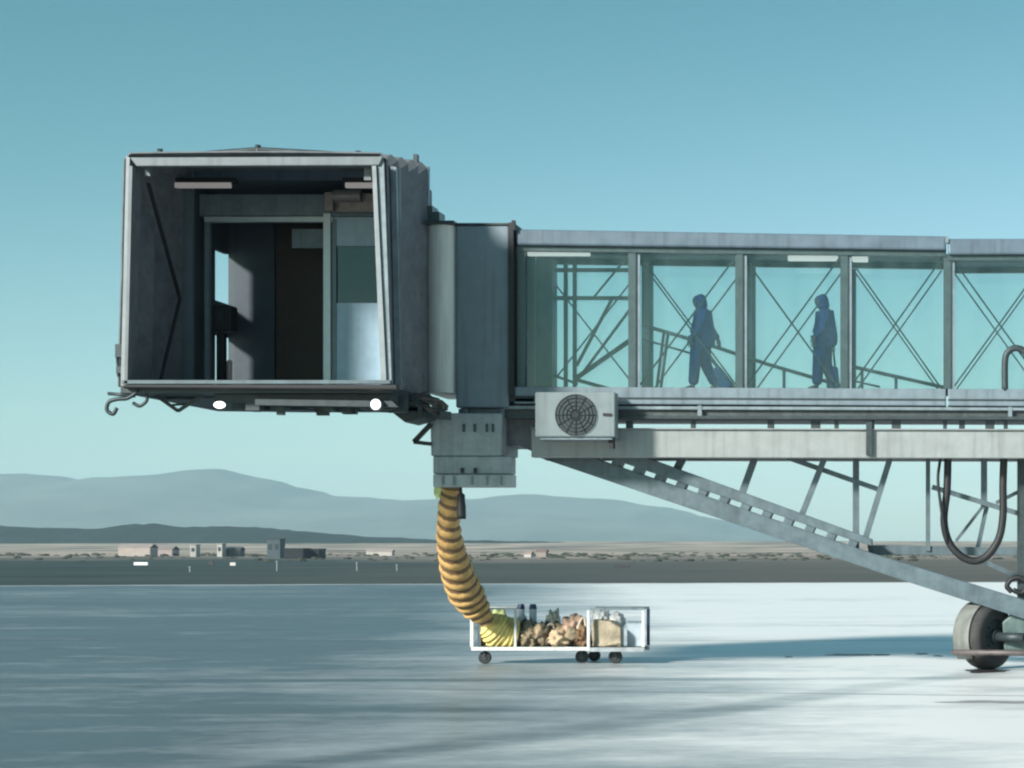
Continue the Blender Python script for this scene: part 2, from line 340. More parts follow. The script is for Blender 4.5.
ridge('hills', [(-1500, 520), (-900, 498), (-400, 482), (-150, 486), (0, 475), (55, 474), (110, 481), (160, 475), (235, 474), (280, 486), (335, 500), (400, 504), (470, 500), (530, 497), (600, 500), (660, 507), (710, 518), (770, 534), (860, 545), (1100, 546), (1500, 536), (2600, 528)], 8200, 4200, M_HILL, 'hazy blue hills on the horizon', rows=40, step=8, amp=0.16, base=19)
ridge('hills', [(-1500, 528), (-300, 524), (0, 525.5), (60, 527), (105, 528), (130, 524), (155, 523), (172, 526), (225, 525), (300, 530), (380, 536), (440, 539), (520, 540), (570, 541.5), (620, 546), (700, 546.5), (760, 546), (1200, 545), (2600, 540)], 2300, 400, M_WOOD, 'low dark wooded ridge before the blue hills', rows=10, step=4, amp=0.12, base=7, x0=-900, x1=1800, nfreq=9, rug=1.6)

# ------------------------------------------------------------------ far buildings and field furniture
def building(name, px0, px1, pt, Y, wallc, roofc, label, depth=14, gable=False, windows=0):
    z0 = zg(Y) - 0.3; x0, x1 = XA(px0, Y), XA(px1, Y); z1 = ZA(pt, Y)
    o = empty(name, ((x0 + x1) / 2, Y, z0), label, 'building', 'buildings beyond the airfield')
    depth *= 0.5
    bm = bmesh.new(); box(bm, x0, x1, Y, Y + depth, z0, z1 - 0.22)
    link('wall', bm, mat('wall_' + '_'.join(str(int(c * 100)) for c in wallc), wallc, 0.85, 0, 0.15, 0.3), o)
    bm = bmesh.new()
    e = 0.2
    if gable:
        h = 0.16 * depth; yc = Y + depth / 2
        ext_pts = [(Y - e, z1 - 0.22), (yc, z1 - 0.22 + h), (Y + depth + e, z1 - 0.22), (Y + depth + e, z1 - 0.08), (yc, z1 - 0.02 + h), (Y - e, z1 - 0.08)]
        A = [bm.verts.new((x0 - e, p[0], p[1])) for p in ext_pts]; B = [bm.verts.new((x1 + e, p[0], p[1])) for p in ext_pts]
        bm.faces.new(A); bm.faces.new(B[::-1])
        for i in range(6): bm.faces.new((A[i], B[i], B[(i + 1) % 6], A[(i + 1) % 6]))
    else:
        box(bm, x0 - e, x1 + e, Y - e, Y + depth + e, z1 - 0.22 + 0.003, z1)
    link('roof', bm, mat('roof_' + '_'.join(str(int(c * 100)) for c in roofc), roofc, 0.8, 0, 0.2, 0.3), o)
    for k in range(windows):
        cx = x0 + (x1 - x0) * (k + 0.5) / windows; w = (x1 - x0) / windows * 0.28; zc = z0 + (z1 - z0) * 0.6; hh = (z1 - z0) * 0.14
        bm = bmesh.new(); box(bm, cx - w, cx + w, Y - 0.06, Y - 0.004, zc - hh, zc + hh)
        link('window', bm, mat('far_window', (0.03, 0.04, 0.05), 0.2, 0, 0.1, 1), o)
    return o
DK, DK2 = (0.035, 0.045, 0.055), (0.05, 0.06, 0.07)
building('control_tower', 267, 280, 538.5, 587, (0.06, 0.085, 0.10), DK2, 'small dark square block taller than the long black shed beside it', 9, windows=2)
building('long_shed', 284, 303, 548, 560, (0.012, 0.015, 0.02), DK, 'long low black shed right beside the dark square block', 12, windows=0)
building('long_shed', 306, 319, 548.5, 565, (0.015, 0.018, 0.022), DK, 'shorter low black shed, second to the right of the square block', 12)
building('flat_building', 118, 150, 547, 807, (0.38, 0.32, 0.29), (0.34, 0.29, 0.265), 'wide pinkish flat building low before the wooded ridge, left end', 16, True, 0)
building('flat_building', 153, 172, 549, 835, (0.31, 0.25, 0.24), (0.28, 0.23, 0.22), 'dull pink building right of the widest pinkish one', 16, True, 0)
building('white_hut', 190, 196, 544.5, 725, (0.38, 0.36, 0.33), (0.34, 0.33, 0.31), 'narrow pale hut, left of a similar one near the dark block', 8, False, 1)
building('white_hut', 217, 222, 543.5, 725, (0.42, 0.40, 0.37), (0.36, 0.35, 0.33), 'narrow cream hut with a dark roofed shed at its right', 8, False, 1)
building('dark_shed', 223, 240, 549, 730, (0.07, 0.07, 0.07), (0.06, 0.07, 0.07), 'low dark roofed shed touching the narrow cream hut', 10, True, 2)
building('farm_house', 366, 392, 551, 862, (0.42, 0.39, 0.36), (0.36, 0.30, 0.27), 'low pale house row with dull roof left of the striped hose', 8, True, 0)
building('farm_house', 536, 546, 551, 697, (0.27, 0.22, 0.195), (0.22, 0.15, 0.13), 'low dull brown house behind the cart, right of the striped hose', 8, True, 0)
building('farm_house', 524, 531, 553, 670, (0.45, 0.43, 0.40), (0.35, 0.25, 0.22), 'low white house beside the dull brown house', 8, True, 0)

def field_sign(px, py, w, h, colr, label):
    Y = CAMH * FPX / (py - PY0); x = XA(px, Y)
    o = empty('airfield_sign', (x, Y, 0), label, 'sign', 'signs on the airfield grass')
    bm = bmesh.new(); box(bm, x - w / 2, x + w / 2, Y - 0.12, Y + 0.12, 0.18, 0.18 + h)
    link('board', bm, mat('sign_%d' % int(colr[0] * 100), colr, 0.5, 0, 0.1, 2), o, bevel=0.02)
    for s in (-0.35, 0.35):
        bm = bmesh.new(); cyl(bm, (x + s * w, Y, 0.075), (0, 0, 1), 0.035, 0.21, 10); link('leg', bm, M_DARKSTEEL, o)
field_sign(141, 566.5, 1.9, 0.40, (0.8, 0.82, 0.8), 'low white sign board standing in the dark grass far left')
field_sign(211, 566.5, 0.75, 0.55, (0.02, 0.02, 0.025), 'small black sign board in the grass right of the white board')
field_sign(233, 567, 0.75, 0.42, (0.55, 0.53, 0.5), 'small light grey sign board right of the black board')
field_sign(622, 569, 1.9, 0.42, (0.03, 0.03, 0.035), 'low dark sign board in the grass above the cart')
def marker(px, py, h, label):
    Y = CAMH * FPX / (py - PY0); x = XA(px, Y)
    o = empty('marker_post', (x, Y, 0), label, 'post', 'marker posts on the airfield grass')
    bm = bmesh.new(); cyl(bm, (x, Y, h / 2), (0, 0, 1), 0.07, h, 12, 0.06); link('shaft', bm, M_BEAM, o)
    bm = bmesh.new(); cyl(bm, (x, Y, h + 0.06), (0, 0, 1), 0.13, 0.12, 12); link('cap', bm, M_BEAM, o)
bm = bmesh.new(); rs = random.Random(11)
for k in range(900):
    Y = rs.choice((rs.uniform(420, 900), rs.uniform(780, 1150))); x = XA(rs.gauss(520, 620), Y); z = zg(Y); sc = rs.uniform(0.25, 1.0) * (1 + (Y > 780) * 0.6)
    r_ = bmesh.ops.create_icosphere(bm, subdivisions=1, radius=1); q = rs.random() * 9
    for v in r_['verts']:
        d = v.co.copy(); v.co = Vector((x + d.x * sc * rs.uniform(0.8, 1.9), Y + d.y * sc, z + (d.z * 0.55 + 0.25) * sc * (0.8 + 0.5 * noise.noise(d * 3 + Vector((q, q, q))))))
tag(link('scrub', bm, mat('dry_scrub', (0.06, 0.065, 0.05), 0.95, 0, 0.5, 0.02, spec=0.1)), 'low dark scrub scattered over the far field', kind='stuff')
marker(277, 571, 0.95, 'white marker post in the grass below the dark square block')
marker(357, 571, 0.85, 'white marker post midway between square block and striped hose')
marker(397, 571, 0.60, 'shortest white marker post, nearest to the striped hose')
marker(190, 572, 0.45, 'small white marker post near the left sign boards')

# ------------------------------------------------------------------ the jet bridge
JB = empty('jet_bridge', (-3, 41, 0), 'grey boarding bridge with glazed tunnel, open dark cab and sloping truss', 'jet bridge')
def P(name, bm, m, parent=JB, **k): return link(name, bm, m, parent, **k)
YN, YF = 40.0, 41.9                             # near and far walls of the tunnel
SEC = 947
def rooftop(px): return 230 + (px - 520) * 7 / 427 if px <= SEC else 239.5
def sill(px): return 387 + (px - 520) * 2.5 / 500
XEND = 1370
def prism(bm, p0, p1, t0, t1, b0, b1, y0, y1):
    extp(bm, [(p0, t0), (p1, t1), (p1, b1), (p0, b0)], y0, y1, 40.0)
# roof of each tunnel section
for p0, p1 in ((517, SEC - 1), (SEC + 1, XEND)):
    bm = bmesh.new(); prism(bm, p0, p1, rooftop(p0), rooftop(p1), rooftop(p0) + 16, rooftop(p1) + 14, YN - 0.12, YF + 0.12); P('tunnel_roof', bm, M_ROOF, bevel=0.04)
    bm = bmesh.new(); prism(bm, p0, p1, rooftop(p0) + 16.3, rooftop(p1) + 14.3, rooftop(p0) + 21, rooftop(p1) + 19.5, YN - 0.02, YN + 0.1); 
    prism(bm, p0, p1, rooftop(p0) + 16.3, rooftop(p1) + 14.3, rooftop(p0) + 21, rooftop(p1) + 19.5, YF - 0.1, YF + 0.02); P('eaves_rail', bm, M_POST)
# floor sill and floor
for p0, p1 in ((515, SEC - 1), (SEC + 1, XEND)):
    bm = bmesh.new(); prism(bm, p0, p1, sill(p0), sill(p1), sill(p0) + 17, sill(p1) + 17, YN - 0.10, YF + 0.10); P('tunnel_floor', bm, mat('sill_paint', (0.165, 0.215, 0.25), 0.45, 0.1, 0.15, 4, dirt=0.5), bevel=0.02)
    bm = bmesh.new(); prism(bm, p0, p1, sill(p0) + 10.2, sill(p1) + 10.2, sill(p0) + 11.6, sill(p1) + 11.6, YN - 0.125, YN - 0.1); P('floor_rail', bm, M_DARKSTEEL)
# dark track under the floor with spacers, then the pale lower beam
bm = bmesh.new(); prism(bm, 505, XEND, 405.5, 408, 418, 420, YN + 0.05, YF - 0.05); P('floor_track', bm, mat('track_steel', (0.06, 0.075, 0.08), 0.5, 0.1, 0.4, 6, dirt=0.6))
bm = bmesh.new(); prism(bm, 505, XEND, 406, 408.5, 409, 411.5, YN - 0.04, YN + 0.05); P('track_flange', bm, M_STEEL)
bm = bmesh.new(); prism(bm, 505, XEND, 415.5, 417.5, 418.5, 420.5, YN - 0.06, YN + 0.05); P('track_flange', bm, M_DARKSTEEL)
for px in (628, 692, 770, 815, 836, 872, 896, 945, 962, 990, 1006, 1060, 1140, 1220, 1300):
    w = random.choice((4, 6, 9))
    bm = bmesh.new(); prism(bm, px - w / 2, px + w / 2, 420, 420, 429, 429, YN + 0.1, YN + 0.3); P('spacer', bm, M_DARKSTEEL)
bm = bmesh.new(); prism(bm, 530, XEND, 429, 431, 457, 458.5, YN + 0.12, YN + 0.42); prism(bm, 530, XEND, 427.5, 429.5, 429, 431, YN + 0.06, YN + 0.48)
P('lower_beam', bm, M_BEAM, bevel=0.015)
bm = bmesh.new(); prism(bm, 530, XEND, 429, 431, 457, 458.5, YF - 0.4, YF - 0.1); P('lower_beam', bm, M_BEAM)
bm = bmesh.new(); prism(bm, 866, 872, 421, 421, 455, 456, YN + 0.02, YN + 0.118); P('beam_clamp', bm, M_DARKSTEEL)
for px in (700, 1010):                           # hanging cable tray brackets
    bm = bmesh.new(); prism(bm, px - 2, px + 2, 404.5, 404.5, 418, 418, YN - 0.055, YN - 0.042); P('bracket', bm, M_STEEL)
# posts, panes and crossed braces
POSTS = [521, 632, 739, 844, 947, 1052, 1157, 1262, 1366]
def post(px, Y, w, m):
    bm = bmesh.new(); t = rooftop(px) + 17; b = sill(px) - 0.2
    x = XA(px); ext(bm, [(x - w / 2, ZA(t)), (x + w / 2, ZA(t)), (x + w / 2, ZA(b)), (x - w / 2, ZA(b))], Y - 0.07, Y + 0.07); P('post', bm, m)
    bm = bmesh.new()
    if px > 530:
        ext(bm, [(x + w / 2, ZA(t + 4)), (x + w / 2 + 0.07, ZA(t + 4)), (x + w / 2 + 0.07, ZA(b)), (x + w / 2, ZA(b))], Y - 0.03, Y + 0.03); P('glazing_frame', bm, M_STEEL)
for px in POSTS:
    post(px, YN + 0.07, 0.14, M_POST); post(px, YF - 0.07, 0.15, M_STEEL if px < 900 else M_POST)
for i in range(len(POSTS) - 1):
    a, b = POSTS[i] + 4.5, POSTS[i + 1] - 4.5
    for Y in (YN, YF):
        s = 0.10 if Y == YN else -0.10
        bm = bmesh.new(); ext(bm, [(XA(a), ZA(rooftop(a) + 20)), (XA(b), ZA(rooftop(b) + 20)), (XA(b), ZA(sill(b) - 0.5)), (XA(a), ZA(sill(a) - 0.5))], Y + s - 0.005, Y + s + 0.005); P('window_pane', bm, GLASS)
        if i == 0 and Y == YN: continue
        if i in (7,): continue
        o = 0.035 if Y == YN else -0.035
        for p, q in (((a + 1, 258), (b - 1, sill(b) - 1)), ((a + 1, sill(a) - 1), (b - 1, 258))):
            bm = bmesh.new(); dz = 0.012 if p[1] < q[1] else -0.012
            bar(bm, (XA(p[0]), Y + s + o + dz, ZA(p[1])), (XA(q[0]), Y + s + o + dz, ZA(q[1])), 0.03, 0.02); P('brace', bm, M_STEEL if Y == YF else M_POST)
# ceiling lamps in the tunnel
for p0, p1, py, Y in ((528, 590, 253.5, 40.5), (788, 838, 258.5, 40.9), (852, 868, 259.5, 40.9)):
    bm = bmesh.new(); A = W(p0, py, Y); B = W(p1, py, Y); box(bm, A.x, B.x, Y - 0.07, Y + 0.07, A.z - 0.045, A.z + 0.05); P('ceiling_light', bm, M_TUBE, bevel=0.01)
    bm = bmesh.new(); zt = ZA(rooftop(p0) + 17.5); box(bm, A.x + 0.1, A.x + 0.16, Y - 0.02, Y + 0.02, A.z + 0.05, zt + 0.1); P('lamp_hanger', bm, M_DARKSTEEL)
    bm = bmesh.new(); box(bm, B.x - 0.16, B.x - 0.1, Y - 0.02, Y + 0.02, A.z + 0.05, zt + 0.1); P('lamp_hanger', bm, M_DARKSTEEL)
# end frame and handrail inside the glazed tunnel
Y = 41.55
bm = bmesh.new()
for p0, p1, t, b in ((536, 632, 268, 272), (536, 632, 296, 300)): box(bm, XA(p0, Y), XA(p1, Y), Y, Y + 0.05, ZA(b, Y), ZA(t, Y))
for p0, p1 in ((563, 567), (572, 576)): box(bm, XA(p0, Y), XA(p1, Y), Y + 0.06, Y + 0.11, ZA(394, Y), ZA(262, Y))
for p, q, w in (((577, 378), (634, 338), 0.09), ((577, 366), (612, 300), 0.06), ((592, 300), (632, 252), 0.035), ((584, 372), (636, 302), 0.05), ((538, 370), (578, 384), 0.05), ((577, 380), (620, 392), 0.07)):
    bar(bm, (XA(p[0], Y), Y - 0.04, ZA(p[1], Y)), (XA(q[0], Y), Y - 0.04, ZA(q[1], Y)), w, 0.05)
P('portal_frame', bm, mat('portal_paint', (0.10, 0.16, 0.165), 0.5, 0.1, 0.2, 6))
bm = bmesh.new(); box(bm, XA(524), XA(540), 41.2, 41.75, ZA(388), ZA(249)); P('end_wall', bm, mat('end_wall_paint', (0.07, 0.12, 0.12), 0.5, 0, 0.2, 4))
Y = 41.45
for pts, posts in ((((642, 325), (700, 342), (770, 365), (842, 386)), ((664, 332), (784, 369), (668, 333))), (((850, 366), (880, 373), (947, 388)), ((896, 377), (862, 370)))):
    bm = bmesh.new(); tube(bm, [W(x, y, Y) for x, y in pts], 0.035, 10)
    tube(bm, [W(x, y + 14, Y) for x, y in pts[:2]], 0.02, 8)
    for x, y in posts: tube(bm, [W(x, y, Y), W(x - 8 if x < 700 else x, 394, Y)], 0.03, 8)
    P('handrail', bm, M_STEEL)
bm = bmesh.new(); tube(bm, spline([W(1005, 391, 39.95), W(1005, 362, 39.95), W(1008, 352, 39.95), W(1016, 348, 39.95), W(1025, 352, 39.95), W(1028, 362, 39.95), W(1028, 391, 39.95)], 6), 0.06, 10); P('grab_rail', bm, M_DARKSTEEL, smooth=True)
bm = bmesh.new(); box(bm, XA(SEC) - 0.03, XA(SEC) + 0.03, YN - 0.15, YN - 0.05, ZA(244), ZA(237)); P('seam_cover', bm, M_STEEL)

# ---- bellows between cab and tunnel
bm = bmesh.new(); pts = []
n = 10
for k in range(n + 1):
    t = k / n; pts.append((XA(427) + (XA(457) - XA(427)) * t, 40.02 - 0.20 * math.sin(math.pi * t) ** 0.7))
fr = [bm.verts.new((x, y, ZA(226))) for x, y in pts]; lo = [bm.verts.new((x, y, ZA(393))) for x, y in pts]
frb = [bm.verts.new((x, 41.7, ZA(226))) for x in (pts[0][0], pts[-1][0])]; lob = [bm.verts.new((x, 41.7, ZA(393))) for x in (pts[0][0], pts[-1][0])]
for k in range(n): bm.faces.new((fr[k], fr[k + 1], lo[k + 1], lo[k]))
bm.faces.new((fr[0], lo[0], lob[0], frb[0])); bm.faces.new((fr[-1], frb[1], lob[1], lo[-1])); bm.faces.new(fr + [frb[1], frb[0]]); bm.faces.new(lo + [lob[1], lob[0]]); bm.faces.new((frb[0], lob[0], lob[1], frb[1]))
P('bellows', bm, M_BELLOWS)
bm = bmesh.new(); box(bm, XA(457), XA(510), 39.9, 41.8, ZA(408), ZA(226)); P('rotunda_panel', bm, M_PANEL, bevel=0.03)
bm = bmesh.new(); box(bm, XA(457), XA(511), 39.87, 41.83, ZA(226) + 0.003, ZA(224)); box(bm, XA(427), XA(456.8), 39.75, 41.7, ZA(226) + 0.003, ZA(222.5)); P('bellows_cap', bm, M_DARKSTEEL)
bm = bmesh.new(); box(bm, XA(511), XA(515.5), 39.8, 41.95, ZA(396), ZA(224)); box(bm, XA(514), XA(517), 39.78, 39.9, ZA(232), ZA(222)); box(bm, XA(511), XA(535), 39.9, 41.0, ZA(402), ZA(396.2)); P('end_collar', bm, M_BLACK)

# ---- cab: canopy of folded fabric
XL, XR = -14.18, -9.63; XM = -10.42
hoops = []
NY = 9
for i in range(NY):
    t = i / (NY - 1); Y = 37.05 + 2.93 * t
    f = (1 if i % 2 == 0 else -1) * 0.085
    hoops.append((Y, XL - f * 0.9 + 0.10 * (1 - t) * 0, XR + f * 0.9 + (-0.02) * (1 - t) - 0.10 * t, ZA(158, 37) + f + 0.36 * t))
bm = bmesh.new(); grid = []
for i, (Y, xl, xr, zt) in enumerate(hoops):
    row = []; zb = 5.06; lean = 0.10 * (1 - i / (NY - 1) * 0.6)
    for k in range(9): s = k / 8; row.append((xl + lean * s + 0.015 * noise.noise(Vector((i, s * 5, 1))), zb + (zt - 0.10 - zb) * s))
    row.append((xl + lean + 0.10, zt))
    for k in range(1, 10): s = k / 10; row.append((xl + lean + 0.1 + (xr - xl - 2 * lean - 0.2) * s, zt + 0.02 * math.sin(math.pi * s)))
    row.append((xr - lean - 0.10, zt))
    for k in range(9): s = 1 - k / 8; row.append((xr - lean * s + 0.02 * noise.noise(Vector((i, s * 5, 9))), zb + (zt - 0.10 - zb) * s))
    grid.append([bm.verts.new((x, Y, z)) for x, z in row])
for i in range(NY - 1):
    for k in range(len(grid[0]) - 1): bm.faces.new((grid[i][k], grid[i][k + 1], grid[i + 1][k + 1], grid[i + 1][k]))
o = P('canopy', bm, M_FABRIC); so = o.modifiers.new('thick', 'SOLIDIFY'); so.thickness = 0.03
# front hoop of the canopy
bm = bmesh.new()
extp(bm, [(131, 158), (384, 157), (380, 166), (138, 167)], 36.93, 37.08, 37); P('canopy_top_bar', bm, M_FRAME, bevel=0.015)
bm = bmesh.new(); extp(bm, [(127, 156), (130.5, 158), (125.5, 386), (121.5, 386)], 36.96, 37.12, 37); P('canopy_edge', bm, M_EDGE)
bm = bmesh.new(); extp(bm, [(131, 166.5), (134.5, 167.3), (129.5, 384), (126.5, 386)], 36.90, 37.06, 37); P('canopy_edge', bm, M_FRAME)
bm = bmesh.new(); extp(bm, [(373, 166.5), (377, 166.5), (387.5, 385), (382, 385)], 36.93, 37.04, 37); P('canopy_edge', bm, M_EDGE)
bm = bmesh.new(); extp(bm, [(377.5, 162), (384, 162), (392, 385), (388, 385)], 36.98, 37.10, 37); P('canopy_side_bar', bm, M_STEEL)
bm = bmesh.new(); extp(bm, [(390.5, 166), (396, 167), (401, 386), (395, 386)], 37.52, 37.60, 37.52); P('lit_fold_strip', bm, M_STEEL)  # pale strips laid on to paint the lit canopy fold
bm = bmesh.new(); extp(bm, [(398, 168), (401, 168), (404, 386), (399, 386)], 37.88, 37.96, 38); P('lit_fold_strip', bm, M_FRAME)
# low ridge cable over the canopy
bm = bmesh.new(); tube(bm, [W(158, 157.5, 37.3), W(205, 153.5, 37.3), W(258, 149.5, 37.3), W(312, 152.5, 37.3), W(374, 156.5, 37.3)], 0.045, 8)
for x, t, b in ((160, 149, 159), (258, 145, 158), (358, 151, 158)): tube(bm, [W(x, t, 37.3), W(x, b, 37.3)], 0.05, 8)
P('ridge_cable', bm, M_DARKSTEEL)
# scissor folding arm and small lugs on the inner left wall
bm = bmesh.new(); bar(bm, (XA(146, 37.3), 37.4, ZA(182, 37.3)), (XA(184, 39), 38.8, ZA(300, 39)), 0.06, 0.05); bar(bm, (XA(184, 39), 38.8, ZA(300, 39)), (XA(160, 38), 38.0, ZA(382, 38)), 0.05, 0.05); P('folding_arm', bm, M_BLACK)
bm = bmesh.new(); box(bm, XA(144, 37.2), XA(150, 37.2), 37.2, 37.3, ZA(176, 37.2), ZA(167, 37.2)); P('corner_lug', bm, M_FRAME)
bm = bmesh.new(); box(bm, XA(364, 37.2), XA(371, 37.2), 37.2, 37.3, ZA(180, 37.2), ZA(168, 37.2)); P('corner_lug', bm, M_FRAME)
# lamps under the canopy
for p0, p1 in ((172, 230), (345, 373)):
    bm = bmesh.new(); A = W(p0, 184.5, 39.4); B = W(p1, 184.5, 39.4); box(bm, A.x, B.x, 39.4, 39.5, A.z - 0.055, A.z + 0.04); P('canopy_light', bm, M_TUBEDIM, bevel=0.01)
    bm = bmesh.new(); box(bm, A.x - 0.06, B.x + 0.1, 39.42, 39.6, A.z + 0.043, A.z + 0.13); P('light_housing', bm, M_BLACK)
# ---- cab floor
bm = bmesh.new(); z0, z1 = 4.95, 5.075
outl = [(XL - 0.02, 36.98), (XR + 0.02, 36.98), (XR + 0.02, 40.1), (XM, 40.3), (XM, 42.25), (-12.6, 42.25), (XL - 0.02, 41.9)]
a = [bm.verts.new((x, y, z0)) for x, y in outl]; b = [bm.verts.new((x, y, z1)) for x, y in outl]
bm.faces.new(a[::-1]); bm.faces.new(b)
for i in range(7): bm.faces.new((a[i], a[(i + 1) % 7], b[(i + 1) % 7], b[i]))
P('cab_floor', bm, M_DARKSTEEL)
bm = bmesh.new(); extp(bm, [(124, 380.5), (392, 380.5), (392, 384.5), (124, 384.5)], 36.90, 36.975, 37); P('floor_lip', bm, M_TRUSS, bevel=0.01)
bm = bmesh.new(); extp(bm, [(126, 385.2), (400, 385.2), (400, 391), (126, 389)], 36.84, 36.97, 37); P('bumper', bm, M_BLACK, bevel=0.03)
# underside: beams, brackets, white fittings, pipes
bm = bmesh.new()
for x0, x1, t, bo, y0, y1 in ((215, 395, 392, 403, 37.3, 37.5), (232, 330, 398, 410, 38.3, 38.5), (300, 425, 396, 411, 38.9, 39.1), (150, 240, 392, 398, 37.8, 37.95)):
    box(bm, XA(x0, y0), XA(x1, y0), y0, y1, ZA(bo, y0), min(4.948, ZA(t, y0) + 0.2))
P('underfloor_beam', bm, M_DARKSTEEL)
bm = bmesh.new(); extp(bm, [(255, 399), (392, 401), (398, 407), (255, 405)], 37.1, 37.28, 37.1); P('underfloor_rail', bm, M_DARKSTEEL)
bm = bmesh.new(); bar(bm, W(150, 391, 37.6), W(178, 411, 37.6), 0.055, 0.06); bar(bm, W(209, 391, 37.6), W(178, 411, 37.6), 0.055, 0.06); tube(bm, [W(166, 398.5, 37.6), W(196, 398.5, 37.6)], 0.022, 8); tube(bm, [W(172, 405, 37.6), W(190, 404, 37.6)], 0.02, 8); P('bracket', bm, M_DARKSTEEL)
bm = bmesh.new()
tube(bm, spline([W(140, 390, 37), W(128, 398, 37), W(118, 399, 37), W(109, 402, 37), W(107, 410, 37), W(113, 414, 37), W(117, 408, 37)], 5), 0.035, 8)
tube(bm, spline([W(145, 392, 37.1), W(147, 400, 37.1), W(140, 406, 37.1), (W(133, 403, 37.1))], 5), 0.03, 8)
tube(bm, [W(108, 393.5, 37), W(135, 396, 37)], 0.03, 8); P('hook', bm, M_DARKSTEEL)
bm = bmesh.new(); box(bm, XA(115, 37), XA(121, 37), 37.0, 37.15, ZA(357, 37), ZA(344, 37)); tube(bm, [W(117, 357, 37.05), W(118, 376, 37.05), W(126, 382, 37.05)], 0.022, 8); box(bm, XA(116, 37), XA(121, 37), 37.0, 37.1, ZA(373, 37), ZA(366, 37)); box(bm, XA(120, 37), XA(126, 37), 37.02, 37.08, ZA(352, 37), ZA(349, 37)); P('sensor', bm, M_DARKSTEEL)
for px, py, w, h in ((220, 405, 0.10, 0.06), (376, 404.5, 0.085, 0.09)):  # white fittings, bright through a glow of their own
    c = W(px, py, 37.0); bm = bmesh.new(); cyl(bm, c + Vector((0, 0.06, 0)), (0, 1, 0.2), h * 1.25, 0.12, 20); P('fitting_housing', bm, M_DARKSTEEL)
    bm = bmesh.new(); r = bmesh.ops.create_uvsphere(bm, u_segments=20, v_segments=10, radius=1)
    for v in r['verts']: v.co = c + Vector((v.co.x * w, v.co.y * 0.06 - 0.02, v.co.z * h))
    P('white_fitting', bm, M_GLOW, smooth=True)
# clutter of pipes and valves below the cab's right corner
rnd = random.Random(4)
for k in range(26):
    bm = bmesh.new()
    x = rnd.uniform(384, 448); y = rnd.uniform(388, 398) + (x - 384) * 0.32; s = rnd.uniform(1.5, 5); Y = rnd.uniform(38.2, 39.9)
    box(bm, XA(x - s, Y), XA(x + s, Y), Y, Y + rnd.uniform(0.05, 0.2), ZA(y + rnd.uniform(1, 5), Y), ZA(y - rnd.uniform(1, 4), Y))
    P('valve_block', bm, M_DARKSTEEL)
for k in range(9):
    bm = bmesh.new()
    x = rnd.uniform(390, 425); y = rnd.uniform(386, 398) + (x - 384) * 0.25; Y = rnd.uniform(38.0, 38.8)
    tube(bm, spline([W(x, y, Y), W(x + 8, y + rnd.uniform(-4, 6), Y), W(x + 18, y + rnd.uniform(0, 9), Y), W(x + 26, y + rnd.uniform(4, 14), Y + 0.4)], 4), rnd.uniform(0.02, 0.04), 8)
    P('pipe', bm, mat('pipe_bronze', (0.09, 0.085, 0.075), 0.5, 0.3, 0.4, 8))
bm = bmesh.new(); extp(bm, [(396, 407), (432, 410), (432, 419), (412, 424), (399, 414)], 38.9, 39.9, 39.4); P('pivot_plate', bm, M_DARKSTEEL)
bm = bmesh.new(); bar(bm, W(431, 424, 39.7), W(414, 442, 39.7), 0.08, 0.1); bar(bm, W(414, 442, 39.7), W(431, 444, 39.7), 0.07, 0.1); P('stay', bm, M_BLACK)
for k in range(30):
    x = rnd.uniform(225, 400); Yq = rnd.uniform(37.2, 38.6); sz = rnd.uniform(2, 7); bm = bmesh.new()
    box(bm, XA(x - sz, Yq), XA(x + sz, Yq), Yq, Yq + rnd.uniform(0.1, 0.3), ZA(rnd.uniform(403, 407) + 9 * min(1, (x - 225) / 40) * rnd.random(), Yq), 4.947); P('underfloor_fitting', bm, M_DARKSTEEL)
# ---- cab room behind the canopy
YD = 40.5; YB = 42.2; ZR = 9.35
bm = bmesh.new(); box(bm, XM, XR - 0.02, 39.96, 40.075, 5.078, 9.28); P('end_panel', bm, M_PANEL)
bm = bmesh.new(); box(bm, XL - 0.12, XL + 0.16, 39.96, 40.075, 5.078, 9.28); P('end_panel', bm, M_PANEL)
bm = bmesh.new(); box(bm, XL, XM, 40.08, YB + 0.1, 9.12, ZR); box(bm, XM, XR - 0.02, 39.96, 40.075, 9.283, 9.36); P('cab_roof', bm, M_ROOF)
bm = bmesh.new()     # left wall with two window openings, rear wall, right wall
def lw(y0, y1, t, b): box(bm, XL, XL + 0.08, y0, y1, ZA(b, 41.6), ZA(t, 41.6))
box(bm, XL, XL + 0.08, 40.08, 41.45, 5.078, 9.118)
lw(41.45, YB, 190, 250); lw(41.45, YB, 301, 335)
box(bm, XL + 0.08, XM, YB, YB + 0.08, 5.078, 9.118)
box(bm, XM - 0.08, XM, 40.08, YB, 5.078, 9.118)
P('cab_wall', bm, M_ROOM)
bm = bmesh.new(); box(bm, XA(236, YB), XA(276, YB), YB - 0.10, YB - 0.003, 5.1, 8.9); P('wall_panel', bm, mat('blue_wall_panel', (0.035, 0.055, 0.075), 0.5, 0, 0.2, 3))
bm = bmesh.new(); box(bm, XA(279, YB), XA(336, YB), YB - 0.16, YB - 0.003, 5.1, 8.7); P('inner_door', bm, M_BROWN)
bm = bmesh.new(); box(bm, XA(292, 41), XA(326, 41), 41.0, 41.06, ZA(248, 41), ZA(229, 41)); P('notice_panel', bm, M_HEADER)
